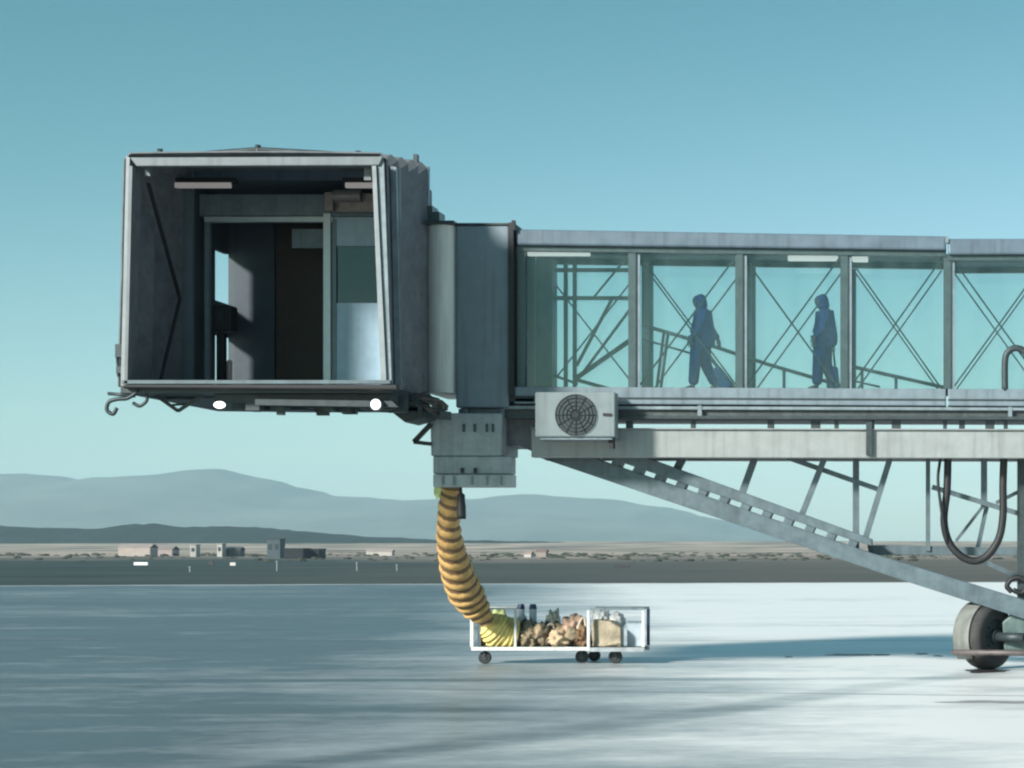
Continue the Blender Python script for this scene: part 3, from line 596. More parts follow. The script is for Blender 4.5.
# door wall
bm = bmesh.new(); box(bm, XL + 0.1, XM - 0.1, YD, YD + 0.15, ZA(216, YD), ZA(194, YD)); P('door_header', bm, M_HEADER, bevel=0.02)
bm = bmesh.new(); box(bm, XA(205, YD), XA(333, YD), YD - 0.04, YD + 0.1, ZA(222, YD), ZA(217, YD)); P('door_head_trim', bm, M_DOORTRIM)
bm = bmesh.new(); box(bm, XA(205, YD), XA(209.5, YD), YD - 0.03, YD + 0.1, 5.078, ZA(222.2, YD)); P('door_jamb', bm, M_HEADER)
bm = bmesh.new(); box(bm, XA(324.5, YD), XA(331.5, YD), YD - 0.08, YD + 0.1, 5.078, ZA(214, YD)); P('door_jamb', bm, M_DOORTRIM)
bm = bmesh.new(); box(bm, XA(333.5, YD), XM - 0.09, YD, YD + 0.08, ZA(246, YD), ZA(217, YD)); P('side_panel', bm, M_BLUEPANEL)
bm = bmesh.new(); box(bm, XA(333.5, YD), XM - 0.09, YD, YD + 0.08, 5.078, ZA(303, YD)); P('side_panel', bm, M_BLUEPANEL)
bm = bmesh.new(); box(bm, XA(335, YD), XM - 0.09, YD + 0.03, YD + 0.04, ZA(302.7, YD), ZA(246.3, YD)); P('side_window', bm, DARKGLASS)
bm = bmesh.new(); box(bm, XA(332, YD), XA(336.5, YD), YD - 0.02, YD - 0.003, 5.078, ZA(219, YD)); P('panel_trim', bm, M_PANEL)
bm = bmesh.new(); box(bm, XA(336, 40.2), XA(374, 40.2), 40.15, 40.4, ZA(212, 40.2), ZA(194, 40.2)); cyl(bm, W(348, 196, 40.12), (1, 0, 0), 0.12, 0.5, 16); box(bm, XA(326, 40.1), XA(334, 40.1), 40.0, 40.3, ZA(211, 40.1), ZA(193, 40.1)); P('roller_motor', bm, mat('motor_casing', (0.25, 0.23, 0.23), 0.5, 0.2, 0.3, 8))
bm = bmesh.new(); box(bm, XA(209.8, 40.9), XA(231, 40.9), 40.9, 41.3, ZA(331, 40.9), ZA(305, 40.9)); box(bm, XA(214, 40.9), XA(222, 40.9), 41.0, 41.2, 5.078, ZA(331.2, 40.9)); 
P('control_console', bm, M_BLACK, bevel=0.03)
bm = bmesh.new(); box(bm, XA(216, 40.88), XA(224, 40.88), 40.86, 40.897, ZA(322, 40.88), ZA(311, 40.88)); P('console_screen', bm, mat('screen_glass', (0.05, 0.06, 0.07), 0.15, 0, 0.1, 5))
bm = bmesh.new(); cyl(bm, (XA(229.5, 40.8), 40.8, 5.08 + 0.36), (0, 0, 1), 0.05, 0.72, 12); r = bmesh.ops.create_uvsphere(bm, u_segments=12, v_segments=8, radius=0.055); 
for v in r['verts']: v.co += Vector((XA(229.5, 40.8), 40.8, 5.80))
tag(link('safety_post', bm, mat('dusty_pink_plastic', (0.62, 0.45, 0.43), 0.5, 0, 0.1, 5)), 'short pinkish post standing inside the cab doorway', 'post')
# roof clutter at the cab's back corner
bm = bmesh.new(); box(bm, XA(414.5, 40), XA(418.5, 40), 39.9, 40.05, ZA(186, 40), ZA(155, 40)); P('mast', bm, M_DARKSTEEL)
bm = bmesh.new(); box(bm, XA(417, 40), XA(427, 40), 39.95, 40.4, ZA(226, 40), ZA(187, 40)); P('junction_box', bm, M_DARKSTEEL, bevel=0.02)
bm = bmesh.new(); box(bm, XA(427.2, 40), XA(433, 40), 39.95, 40.4, ZA(222, 40), ZA(206, 40)); box(bm, XA(433.2, 40), XA(440, 40), 39.95, 40.4, ZA(222, 40), ZA(212, 40)); P('roof_step', bm, M_POST)

# ---- equipment box under the bellows
bm = bmesh.new(); extp(bm, [(430, 413), (502, 413), (502, 456), (431, 456)], 39.72, 40.1, 39.72); P('equipment_box', bm, M_BOX, bevel=0.02)
bm = bmesh.new(); box(bm, XA(457), XA(505), 40.12, 41.2, ZA(455), ZA(408.4)); P('box_mount', bm, M_PANEL)
bm = bmesh.new(); extp(bm, [(433, 456.2), (511, 456.2), (511, 474), (433, 474)], 39.70, 40.15, 39.7); P('equipment_box', bm, M_BOX, bevel=0.02)
bm = bmesh.new(); extp(bm, [(433, 474.4), (511, 474.4), (511, 487), (433, 487)], 39.66, 40.15, 39.66); P('box_base', bm, mat('box_base_paint', (0.34, 0.38, 0.39), 0.5, 0.1, 0.2, 4, dirt=0.6), bevel=0.015)
for px in (442, 453, 471, 486, 500):
    bm = bmesh.new(); extp(bm, [(px, 476), (px + 1.6, 476), (px + 1.6, 485), (px, 485)], 39.62, 39.657, 39.66); P('rib', bm, M_STEEL)
for px in (463, 474, 486, 492):
    bm = bmesh.new(); extp(bm, [(px, 424), (px + 2, 424), (px + 2, 432), (px, 432)], 39.68, 39.717, 39.72); P('vent_slot', bm, M_DARKSTEEL)
for px in (461, 474):
    bm = bmesh.new(); extp(bm, [(px, 468), (px + 3, 468), (px + 3, 473), (px, 473)], 39.65, 39.697, 39.7); P('latch', bm, M_BLACK)
for x0, x1 in ((436, 441), (463, 468), (500, 504.5)):
    bm = bmesh.new(); extp(bm, [(x0, 408.5), (x1, 408.5), (x1, 419), (x0, 419)], 40.0, 40.4, 40); P('hanger', bm, M_PANEL)
bm = bmesh.new(); extp(bm, [(502, 402.5), (534, 402.5), (534, 452), (519, 446), (502, 446)], 40.25, 41.6, 40.25); P('pivot_plate', bm, mat('pivot_paint', (0.13, 0.13, 0.14), 0.55, 0.1, 0.4, 6, dirt=0.7))

# ---- sloping truss below the tunnel
YT0, YT1 = 40.7, 41.2
def band(name, pts, m, y0=YT0, y1=YT1, parent=JB):
    bm = bmesh.new(); extp(bm, pts, y0, y1, 40.7); return P(name, bm, m, bevel=0.012)
def lo_y(x): return 457 + (x - 536) * 0.3365
band('lower_chord', [(536, 456.5), (590, 456.5), (870, 552.5), (1024, 600), (1090, 622), (1090, 640), (1024, 619), (900, 579.5)], M_TRUSS)
band('upper_chord', [(604, 456.5), (644, 456.5), (872, 539), (872, 546), (850, 539.5)], M_TRUSS)
for k in range(13):
    x = 590 + k * 21.5; y = lo_y(x)
    band('tread', [(x + 2, y - 25), (x + 11, y - 22), (x + 5, y - 9), (x - 4, y - 12)], M_TRUSS, YT0 + 0.03, YT1 - 0.03)
def strut(p, q, w, Y=41.0, d=0.1, m=M_TRUSS):
    bm = bmesh.new(); bar(bm, (XA(p[0], Y), Y, ZA(p[1], Y)), (XA(q[0], Y), Y, ZA(q[1], Y)), w, d); return P('strut', bm, m)
strut((686, 452), (673, 477), 0.15); strut((757, 452), (739, 502), 0.13); strut((827, 452), (799, 522), 0.11); strut((892, 452), (864, 543), 0.11)
strut((856, 452), (856, 548), 0.12, 41.2); strut((928, 452), (928, 551), 0.085, 41.3); strut((984, 452), (984, 508), 0.12, 41.3)
strut((786, 457), (880, 490), 0.095, 41.15); strut((932, 487), (1030, 517), 0.095, 41.2)
strut((984, 505), (956, 541), 0.06, 41.35); strut((987, 505), (977, 552), 0.085, 41.45); strut((1034, 484), (996, 503), 0.07, 41.35)
band('cross_beam', [(866, 545), (1040, 548), (1040, 556), (868, 555)], M_TRUSS, 41.3, 41.6)
strut((985, 562), (1030, 582), 0.09, 41.5)
strut((1021.5, 452), (1021.5, 612), 0.16, 41.1, 0.2, M_DARKSTEEL)
# lift column and wheel carriage, partly outside the frame
bm = bmesh.new(); box(bm, XA(1040, 41), XA(1062, 41), 40.8, 41.25, 1.35, ZA(457, 41)); P('lift_column', bm, M_STEEL)
bm = bmesh.new(); extp(bm, [(1002, 622), (1012, 614), (1075, 614), (1075, 652), (1004, 650)], 40.85, 41.5, 41); P('carriage_beam', bm, mat('carriage_paint', (0.10, 0.15, 0.145), 0.5, 0.1, 0.3, 5, dirt=0.6), bevel=0.03)
Yb = 40.25
bm = bmesh.new(); tube(bm, [W(953, 652.5, Yb), W(1090, 653.5, Yb)], 0.055, 10); box(bm, XA(951, Yb), XA(966, Yb), Yb - 0.03, Yb + 0.4, ZA(654.5, Yb), ZA(651, Yb)); P('guard_bar', bm, mat('guard_bar_paint', (0.10, 0.085, 0.085), 0.5, 0.1, 0.3, 6))
bm = bmesh.new(); bar(bm, W(1062, 653, 40.3), W(1062, 630, 40.3), 0.1, 1.2); P('guard_bracket', bm, M_TRUSS)
# wheel: axle turned towards the viewer's right
ax = Vector((math.cos(R(38)), -math.sin(R(38)), 0)); wc = Vector((XA(987, 41), 41.0, 0.615))
wh = bpy.data.objects.new('wheel', None)
bm = bmesh.new()
prof = [(0.34, -0.20), (0.50, -0.235), (0.585, -0.20), (0.612, -0.12), (0.615, 0.0), (0.612, 0.12), (0.585, 0.20), (0.50, 0.235), (0.34, 0.20)]
side = ax.cross(Vector((0, 0, 1))).normalized(); SEG = 64
def lathe(bm, prof, c, ax, a0=0, a1=2 * math.pi, seg=SEG, closed=True):
    side = Vector((0, 0, 1)).cross(ax).normalized(); rings = []
    cnt = seg if closed else seg + 1
    for k in range(cnt):
        a = a0 + (a1 - a0) * k / seg; d = side * math.cos(a) + Vector((0, 0, 1)) * math.sin(a)
        rings.append([bm.verts.new(c + d * r + ax * h) for r, h in prof])
    for k in range(seg):
        A, B = rings[k], rings[(k + 1) % cnt]
        for j in range(len(prof) - 1):
            f = bm.faces.new((A[j], A[j + 1], B[j + 1], B[j])); f.smooth = True
    return rings
lathe(bm, prof, wc, ax); tyre = P('wheel', bm, M_TYRE)
bm = bmesh.new(); cyl(bm, wc + ax * 0.02, ax, 0.335, 0.30, 32); cyl(bm, wc + ax * 0.2, ax, 0.14, 0.12, 20)
for k in range(8):
    a = k * math.pi / 4; cyl(bm, wc + ax * 0.18 + (side * math.cos(a) + Vector((0, 0, 1)) * math.sin(a)) * 0.24, ax, 0.025, 0.05, 8)
rim = P('rim', bm, M_DARKSTEEL, tyre)
bm = bmesh.new()
# curved mudguard over the far-left half of the tyre
gp = [(0.66, 0.06), (0.67, -0.30), (0.30, -0.32), (0.30, -0.29), (0.64, -0.27), (0.63, 0.06), (0.66, 0.06)]
rr = lathe(bm, gp, wc, ax, R(20), R(218), 44, False)
bm.faces.new(rr[0][:-1]); bm.faces.new(rr[-1][:-1]); P('mudguard', bm, M_GUARD)
bm = bmesh.new(); tube(bm, [wc + ax * 0.15, wc + ax * 0.9], 0.09, 14); P('axle', bm, M_DARKSTEEL)
bm = bmesh.new(); th = spline([W(1012, 592, 40.9), W(1007, 586, 40.9), W(1012, 579, 40.9), W(1021, 578, 40.9), W(1028, 585, 40.9), W(1022, 593, 40.9), W(1013, 590, 40.9)], 6); tube(bm, th, 0.05, 8); P('coiled_pipe', bm, M_BLACK)

# ------------------------------------------------------------------ things hanging from the bridge
ac = empty('air_conditioner', (XA(576, 39.4), 39.4, ZA(437, 39.4)), 'pale grey air conditioner with round dark fan under the glazed tunnel', 'air conditioner')
bm = bmesh.new(); extp(bm, [(535, 392), (615, 392), (615, 437), (535, 437)], 39.35, 39.75, 39.35); link('casing', bm, M_WHITE, ac, bevel=0.025)
c = W(576, 415, 39.35)
bm = bmesh.new(); cyl(bm, c + Vector((0, -0.012, 0)), (0, 1, 0), 0.365, 0.02, 48); link('fan_opening', bm, M_DARKSTEEL, ac)
bm = bmesh.new()
for r_ in (0.10, 0.17, 0.24, 0.31, 0.37):
    tube(bm, [c + Vector((r_ * math.cos(a * math.pi / 20), -0.035, r_ * math.sin(a * math.pi / 20))) for a in range(41)], 0.006, 6, cap=False)
for k in range(12):
    a = k * math.pi / 6; tube(bm, [c + Vector((0.05 * math.cos(a), -0.038, 0.05 * math.sin(a))), c + Vector((0.37 * math.cos(a), -0.038, 0.37 * math.sin(a)))], 0.006, 6)
cyl(bm, c + Vector((0, -0.035, 0)), (0, 1, 0), 0.06, 0.02, 20)
link('fan_grille', bm, mat('grille_grey', (0.014, 0.02, 0.024), 0.7, 0.1, 0.2, 8), ac)
bm = bmesh.new(); extp(bm, [(603, 413), (612, 413.5), (612, 416.5), (603, 416)], 39.335, 39.347, 39.35); link('badge', bm, M_BLACK, ac)
bm = bmesh.new(); extp(bm, [(608, 437.4), (613, 437.4), (613, 448), (609, 448)], 39.5, 39.75, 39.5); link('bracket', bm, M_BLACK, ac)
bm = bmesh.new(); extp(bm, [(540, 437.4), (612, 437.4), (612, 439.5), (540, 439.5)], 39.4, 40.12, 39.4); link('mounting_rail', bm, M_STEEL, ac)

cb = bmesh.new(); Yc = 40.75
tube(cb, spline([W(948, 455, Yc), W(947, 490, Yc), W(944, 520, Yc), W(949, 542, Yc), W(961, 556, Yc), W(975, 561, Yc), W(988, 555, Yc), W(999, 538, Yc), W(1003, 515, Yc), W(1003, 485, Yc), W(1004, 455, Yc)], 8), 0.072, 14)
tag(link('cable_loop', cb, M_BLACK), 'thick black cable hanging in a deep loop below the pale beam', 'cable')
cb = bmesh.new(); tube(cb, spline([W(941, 455, 40.6), W(938, 478, 40.6), W(940, 500, 40.6), W(943, 520, 40.6), W(947, 543, 40.68)], 8), 0.028, 10)
tag(link('thin_cable', cb, M_BLACK), 'thin black cable running down beside the thick black loop', 'cable')

# striped air hose from the equipment box down to the cart
path = spline([W(451, 486.5, 40.3), W(449, 510, 40.5), W(449, 535, 40.9), W(454, 560, 41.4), W(461, 583, 41.9), W(473, 604, 42.3), W(488, 622, 42.5)], 44)
L_ = len(path); bm = bmesh.new(); rads = []
for i in range(L_):
    t = i / (L_ - 1)
    base = interp([(0, 0.195), (0.2, 0.215), (0.42, 0.265), (0.6, 0.325), (0.74, 0.355), (0.86, 0.29), (1.0, 0.16)], t)
    rads.append(base)
NT = 15
fs = tube(bm, path, 0.2, 28, rad=rads)
ringsn = 28
# ribs: push the surface in along a slanted helix
bm.verts.ensure_lookup_table()
for i in range(L_):
    for k in range(ringsn):
        v = bm.verts[i * ringsn + k]; ph = (i / (L_ - 1) * NT + k / ringsn * 1.0) % 1.0
        v.co = path[i] + (v.co - path[i]) * (1 - 0.13 * (0.5 + 0.5 * math.cos(2 * math.pi * ph)) + 0.035 * noise.noise(v.co * 4))
for f, i, k in fs:
    ph = (((i + 0.5) / (L_ - 1)) * NT + (k + 0.5) / ringsn) % 1.0
    if ph < 0.20 or ph > 0.82: f.material_index = 1
tag(link('air_hose', bm, [M_OCHRE, M_HOSEDARK]), 'ochre corrugated hose with dark stripes hanging down to the cart', 'hose')
bm = bmesh.new(); tube(bm, spline([W(460.5, 486.5, 39.95), W(461, 498, 39.95), W(461.5, 519, 39.95)], 5), 0.06, 10, rad=[0.03] * 4 + [0.075] * 3 + [0.085] * 4)
tag(link('power_plug', bm, M_BLACK, smooth=True), 'short black plug hanging right beside the top of the striped hose', 'plug')
bm = bmesh.new(); extp(bm, [(434, 487.3), (441, 487.3), (440, 494), (436.5, 500), (433.5, 493)], 39.9, 39.95, 39.9)
tag(link('strap_end', bm, M_LIME, bevel=0.01), 'small yellow strap end hanging left of the striped hose', 'strap')

# ------------------------------------------------------------------ cart with its load
Yk = 42.75; Yk2 =  43.455
ct = empty('hose_cart', (XA(560, Yk), (Yk + Yk2) / 2, 0), 'long white railed cart on small black wheels below the striped hose', 'cart')
def K(px, py, Y=Yk): return W(px, py, Y)
zb = ZA(650, Yk); zt = ZA(607.5, Yk)
x0, x1 = XA(471.5, Yk), XA(644.5, Yk)
bm = bmesh.new(); box(bm, x0 + 0.05, x1 - 0.05, Yk + 0.05, Yk2 - 0.05, zb, zb + 0.05); link('deck', bm, mat('cart_deck', (0.16, 0.17, 0.165), 0.6, 0.1, 0.3, 6, dirt=0.5), ct)
for Y in (Yk, Yk2):
    bm = bmesh.new()
    box(bm, x0, XA(590, Yk), Y - 0.03, Y + 0.03, zb - 0.01, zb + 0.06); link('side_rail', bm, M_RAILW, ct)
    bm = bmesh.new(); box(bm, XA(590.2, Yk), x1, Y - 0.03, Y + 0.03, zb - 0.03, zb + 0.05); link('side_rail', bm, mat('dark_rail', (0.30, 0.33, 0.35), 0.5, 0.1, 0.3, 6), ct)
    bm = bmesh.new(); box(bm, XA(590, Yk), x1, Y - 0.02, Y + 0.02, zt - 0.05, zt); link('top_rail', bm, M_STEEL, ct)
    bm = bmesh.new(); box(bm, x0, XA(517, Yk), Y - 0.02, Y + 0.02, zt - 0.04, zt - 0.005); link('top_rail', bm, M_RAILW, ct)
    for px, m, w in ((472, None, 0.065), (515.5, M_RAILW, 0.045), (588.5, M_RAILW, 0.055), (643.3, None, 0.06)):
        m = m or (M_RAILW if Y == Yk else M_NAVYCAP)
        x = XA(px, Yk); bm = bmesh.new(); box(bm, x - w / 2, x + w / 2, Y - 0.032, Y + 0.032, zb + 0.062, zt - 0.052); link('rail_post', bm, m, ct)
bm = bmesh.new(); box(bm, x0 + 0.11, x0 + 0.15, Yk + 0.1, Yk2 - 0.1, zb + 0.06, zb + 0.55); link('end_board', bm, M_SHEET, ct)
def caster(px, py, r):
    Y = CAMH * FPX / (py - PY0); x = XA(px, Y)
    bm = bmesh.new(); cyl(bm, (x, Y, r), (0, 1, 0), r, 0.09, 24); wv = link('wheel', bm, M_BLACK, ct, bevel=0.015)
    bm = bmesh.new(); cyl(bm, (x, Y - 0.05, r), (0, 1, 0), r * 0.4, 0.02, 16); link('hub', bm, M_DARKSTEEL, wv)
    bm = bmesh.new(); box(bm, x - 0.03, x + 0.03, Y - 0.03, Y + 0.03, r * 1.95, zb); box(bm, x - 0.02, x + 0.02, Y - 0.075, Y - 0.062, r, r * 1.9); box(bm, x - 0.03, x + 0.03, Y - 0.075, Y + 0.05, r * 1.9, r * 1.95); link('wheel_fork', bm, M_DARKSTEEL, ct)
caster(485, 663.8, 0.125); caster(582, 663, 0.13); caster(615.5, 663.5, 0.135); caster(594.5, 661.2, 0.12)
zc = zb + 0.052
def load(name, px, w, d, h, Y, m, label, cat, seed, amp=0.3, sub=4, fr=2.4):
    c = Vector((XA(px, Y), Y, zc + h * 0.78)); bm = bmesh.new(); lump(bm, c, (w, d, h), sub, amp, fr, seed, floor=zc)
    return tag(link(name, bm, m, smooth=True), label, cat)
# pleated yellow bellows lying at the hose's end
bm = bmesh.new(); pth = spline([K(486, 621, 42.9), K(494, 628, 43.0), K(503, 634, 43.1), K(514, 637, 43.2)], 16)
n_ = len(pth); rad = [0.17 + 0.17 * min(1, i / 14) + (0.025 if (i // 3) % 2 else -0.015) for i in range(n_)]
tube(bm, pth, 0.2, 28, rad=rad)
for v in bm.verts:
    v.co += Vector((0, 0, 0.06 * noise.noise(v.co * 5)))
    if v.co.z < zc: v.co.z = zc + 0.002
tag(link('fabric_duct', bm, M_YELLOW), 'yellow pleated fabric duct lying on the cart at the hose end', 'duct')
load('folded_cover', 497, 0.26, 0.2, 0.40, 43.4, M_LIME, 'pale lime folded cover behind the yellow duct on the cart', 'cover', 3, 0.35)
load('canvas_bundle', 530, 0.22, 0.30, 0.20, 43.1, M_OLIVE, 'dark olive canvas bundle on the cart next to the yellow duct', 'bundle', 5, 0.55)
load('canvas_bundle', 546, 0.24, 0.32, 0.26, 43.3, mat('dark_canvas', (0.10, 0.085, 0.065), 0.85, 0, 0.4, 6, bump=0.4), 'blackish crumpled canvas bundle in the middle of the cart', 'bundle', 8, 0.6)
load('canvas_bundle', 560, 0.22, 0.26, 0.19, 43.0, M_TAN, 'small tan canvas bundle before the pinkish bag on the cart', 'bundle', 11, 0.5)
load('cream_bundle', 522, 0.2, 0.24, 0.30, 43.42, M_CREAM, 'cream bundle standing behind the olive one near the yellow duct', 'bundle', 31, 0.5)
load('cream_bundle', 553, 0.16, 0.22, 0.40, 43.42, M_CREAM, 'tallest cream bundle behind the blackish one in the cart middle', 'bundle', 34, 0.5)
load('cloth_bag', 573, 0.24, 0.30, 0.36, 43.3, M_PINK, 'dusty pink upright cloth bag on the cart, tallest of the bundles', 'bag', 14, 0.4)
load('canvas_bundle', 583, 0.14, 0.20, 0.20, 42.98, M_HOSEDARK, 'small dark brown bundle between pink bag and olive box bag', 'bundle', 17, 0.5)
rl = random.Random(21)
for k in range(14):
    tan = k % 2 == 0; px_ = rl.uniform(519, 585); hh = rl.uniform(0.10, 0.20)
    o_ = load('tan_bundle' if tan else 'brown_bundle', px_, rl.uniform(0.09, 0.17), rl.uniform(0.12, 0.2), hh, rl.uniform(42.95, 43.4), M_TAN if tan else M_OLIVE,
         'small tan bundle in the jumbled heap filling the cart middle' if tan else 'small brown bundle in the jumbled heap filling the cart middle', 'bundle', 40 + k, 0.35, 3)
    o_['group'] = 'tan bundles heaped on the cart' if tan else 'brown bundles heaped on the cart'
    o_.location.z = rl.choice((0, 0.12, 0.22))
for k in range(5):                               # cords and straps standing out of the heap
    px_ = rl.uniform(522, 586); bm = bmesh.new(); y_ = rl.uniform(43.0, 43.4); x_ = XA(px_, y_)
    tube(bm, spline([(x_ - 0.12, y_, zc + 0.02), (x_ - 0.06, y_, zc + 0.38), (x_ + 0.06, y_ + 0.05, zc + 0.42 + rl.uniform(0, 0.2)), (x_ + 0.13, y_, zc + 0.05)], 6), 0.022, 8)
    tag(link('cord', bm, M_CREAM if k % 2 else M_BLACK), 'cream cord looped over the heap on the cart' if k % 2 else 'black cord looped over the heap on the cart', 'cord', 'cream cords on the cart' if k % 2 else 'black cords on the cart')
bm = bmesh.new(); xb0, xb1 = XA(592, 43), XA(622, 43)
ext(bm, [(xb0, zc), (xb1, zc), (xb1 - 0.02, zc + 0.38), (xb1 - 0.2, zc + 0.52), (xb0 + 0.08, zc + 0.56), (xb0, zc + 0.46)], 42.9, 43.22)
bmesh.ops.subdivide_edges(bm, edges=bm.edges[:], cuts=3, use_grid_fill=True)
for v in bm.verts:
    v.co += 0.035 * noise.noise_vector(v.co * 4)
    v.co.z = max(v.co.z, zc)
tag(link('box_bag', bm, mat('olive_grey_canvas', (0.34, 0.29, 0.21), 0.85, 0, 0.35, 5, bump=0.5, bscale=14), bevel=0.03), 'square olive grey canvas bag at the right half of the cart', 'bag')
load('white_sack', 601, 0.17, 0.16, 0.18, 43.4, M_RAILW, 'crumpled white sack behind the square olive bag, left one', 'sack', 21, 0.4).location.z += 0.42
load('white_sack', 617, 0.16, 0.16, 0.16, 43.4, M_RAILW, 'smaller crumpled white sack at the right edge of the olive bag', 'sack', 25, 0.4).location.z += 0.38
bm = bmesh.new(); box(bm, XA(592, 43.4), XA(623, 43.4), 43.25, 43.55, zc, zc + 0.40); tag(link('crate', bm, M_SHEET, bevel=0.01), 'pale blue grey crate behind the square olive bag', 'crate')
bm = bmesh.new(); box(bm, XA(627, 43.2), XA(644, 43.2), 43.2, 43.24, zc, zc + 0.50); tag(link('sheet_panel', bm, M_SHEET, bevel=0.01), 'pale blue upright sheet at the right end of the cart', 'panel')
for i, (px, lab) in enumerate(((521, 'white pole with navy cap on the cart nearest the yellow duct'), (533, 'white pole with navy cap farther from the yellow duct'))):
    p = empty('capped_pole', (XA(px,  43.45),  43.45, zc), lab, 'pole', 'navy capped poles on the cart')
    bm = bmesh.new(); cyl(bm, (XA(px,  43.45),  43.45, zc + 0.37), (0, 0, 1), 0.075, 0.74, 16); link('shaft', bm, M_SHEET, p)
    bm = bmesh.new(); cyl(bm, (XA(px,  43.45),  43.45, zc + 0.79), (0, 0, 1), 0.085, 0.10, 16, 0.06); link('cap', bm, M_NAVYCAP, p)

# ------------------------------------------------------------------ people
def skin(name, nodes, edges, m, parent, sub=2, root=0):
    me = bpy.data.meshes.new(name); me.from_pydata([n[0] for n in nodes], edges, [])
    o = bpy.data.objects.new(name, me); COL.objects.link(o)
    o.modifiers.new('s', 'SKIN'); 
    sv = me.skin_vertices[0].data
    for i, n in enumerate(nodes):
        r = n[1]; sv[i].radius = r if isinstance(r, tuple) else (r, r); sv[i].use_root = (i == root)
    ss = o.modifiers.new('ss', 'SUBSURF'); ss.levels = sub; ss.render_levels = sub
    dg = bpy.context.evaluated_depsgraph_get(); dg.update()
    nm = bpy.data.meshes.new_from_object(o.evaluated_get(dg)); nm.name = name
    bpy.data.objects.remove(o); 
    nm.materials.clear(); nm.materials.append(m)
    for p in nm.polygons: p.use_smooth = True
    o2 = bpy.data.objects.new(name, nm); COL.objects.link(o2); o2.parent = parent
    return o2
def person(px, Y, zf, label, stride, jm, tm, hand_back):
    o = empty('person', (XA(px, Y), Y, zf), label, 'person', 'travellers in the glazed tunnel')
    # local frame: walks towards -X; +X is behind
    s = stride
    hip, chest, neck, head = (0.03, 0, 0.93), (0.06, 0, 1.25), (0.02, 0, 1.47), (-0.05, 0, 1.63)
    FL = [(-0.03, -0.09, 0.90), (-0.09 * s, -0.10, 0.50), (-0.13 * s, -0.10, 0.09)]     # leading leg
    RL = [(0.06, 0.09, 0.90), (0.10 * s, 0.10, 0.50), (0.33 * s, 0.10, 0.12)]            # trailing leg
    hb = hand_back
    BA = [(0.07, 0.20, 1.40), (0.15, 0.25, 1.14), hb]
    FA = [(0.05, -0.20, 1.40), (0.02, -0.25, 1.13), (-0.13, -0.22, 0.95)]
    nodes = [(hip, (0.13, 0.10)), ((0.06, 0, 1.10), (0.125, 0.095)), (chest, (0.15, 0.11)), ((0.04, 0, 1.40), (0.11, 0.085)), (neck, 0.055),
             ((-0.03, 0, 1.56), (0.075, 0.085)), ((-0.045, 0, 1.66), (0.085, 0.095)), ((-0.035, 0, 1.735), (0.055, 0.065)),
             (FL[0], 0.085), (FL[1], 0.06), (FL[2], 0.042), ((FL[2][0] - 0.15, FL[2][1], 0.035), 0.035),
             (RL[0], 0.085), (RL[1], 0.06), (RL[2], 0.042), ((RL[2][0] - 0.13, RL[2][1], 0.035), 0.035),
             (BA[0], 0.05), (BA[1], 0.04), (BA[2], 0.03), (FA[0], 0.05), (FA[1], 0.04), (FA[2], 0.03)]
    E = [(0, 1), (1, 2), (2, 3), (3, 4), (4, 5), (5, 6), (6, 7), (0, 8), (8, 9), (9, 10), (10, 11), (0, 12), (12, 13), (13, 14), (14, 15), (3, 16), (16, 17), (17, 18), (3, 19), (19, 20), (20, 21)]
    # nose and ears are small branches of the head
    nodes += [((-0.125, 0, 1.63), 0.018), ((-0.03, 0.085, 1.64), 0.02), ((-0.03, -0.085, 1.64), 0.02)]; E += [(6, 22), (6, 23), (6, 24)]
    # hands: palm, four curled fingers and a thumb
    for wr in (18, 21):
        w = Vector(nodes[wr][0]); palm = w + Vector((0, 0, -0.075)); pi = len(nodes); nodes.append((tuple(palm), (0.035, 0.022))); E.append((wr, pi))
        for k, (dx, ln) in enumerate(((-0.034, 0.075), (-0.012, 0.085), (0.011, 0.08), (0.032, 0.065))):
            a = palm + Vector((dx, 0, -0.03)); b = palm + Vector((dx, -0.015, -0.03 - ln * 0.55)); c = palm + Vector((dx, -0.04, -0.03 - ln * 0.9)); i = len(nodes)
            nodes += [(tuple(a), 0.009), (tuple(b), 0.008), (tuple(c), 0.007)]; E += [(pi, i), (i, i + 1), (i + 1, i + 2)]
        i = len(nodes); nodes += [(tuple(w + Vector((-0.045, -0.01, -0.055))), 0.01), (tuple(w + Vector((-0.06, -0.02, -0.095))), 0.008)]; E += [(wr, i), (i, i + 1)]
    skin('body', nodes, E, M_SKIN, o)
    jn = [((0.06, 0, 0.74), (0.235, 0.18)), ((0.06, 0, 1.02), (0.22, 0.16)), (chest, (0.215, 0.17)), ((0.05, 0, 1.36), (0.175, 0.15)), ((0.035, 0, 1.50), (0.11, 0.10)),
          (BA[0], 0.09), (BA[1], 0.08), (tuple(Vector(BA[2]) * 0.95 + Vector(BA[1]) * 0.05), 0.05), (FA[0], 0.09), (FA[1], 0.08), (tuple(Vector(FA[2]) * 0.95 + Vector(FA[1]) * 0.05), 0.05)]
    skin('jacket', jn, [(0, 1), (1, 2), (2, 3), (3, 4), (3, 5), (5, 6), (6, 7), (3, 8), (8, 9), (9, 10)], jm, o, root=2)
    tn = [((0.03, 0, 0.95), (0.15, 0.125)), (FL[0], 0.125), (FL[1], 0.105), ((FL[2][0], FL[2][1], 0.10), 0.09), (RL[0], 0.125), (RL[1], 0.105), ((RL[2][0], RL[2][1], 0.12), 0.09)]
    skin('trousers', tn, [(0, 1), (1, 2), (2, 3), (0, 4), (4, 5), (5, 6)], tm, o)
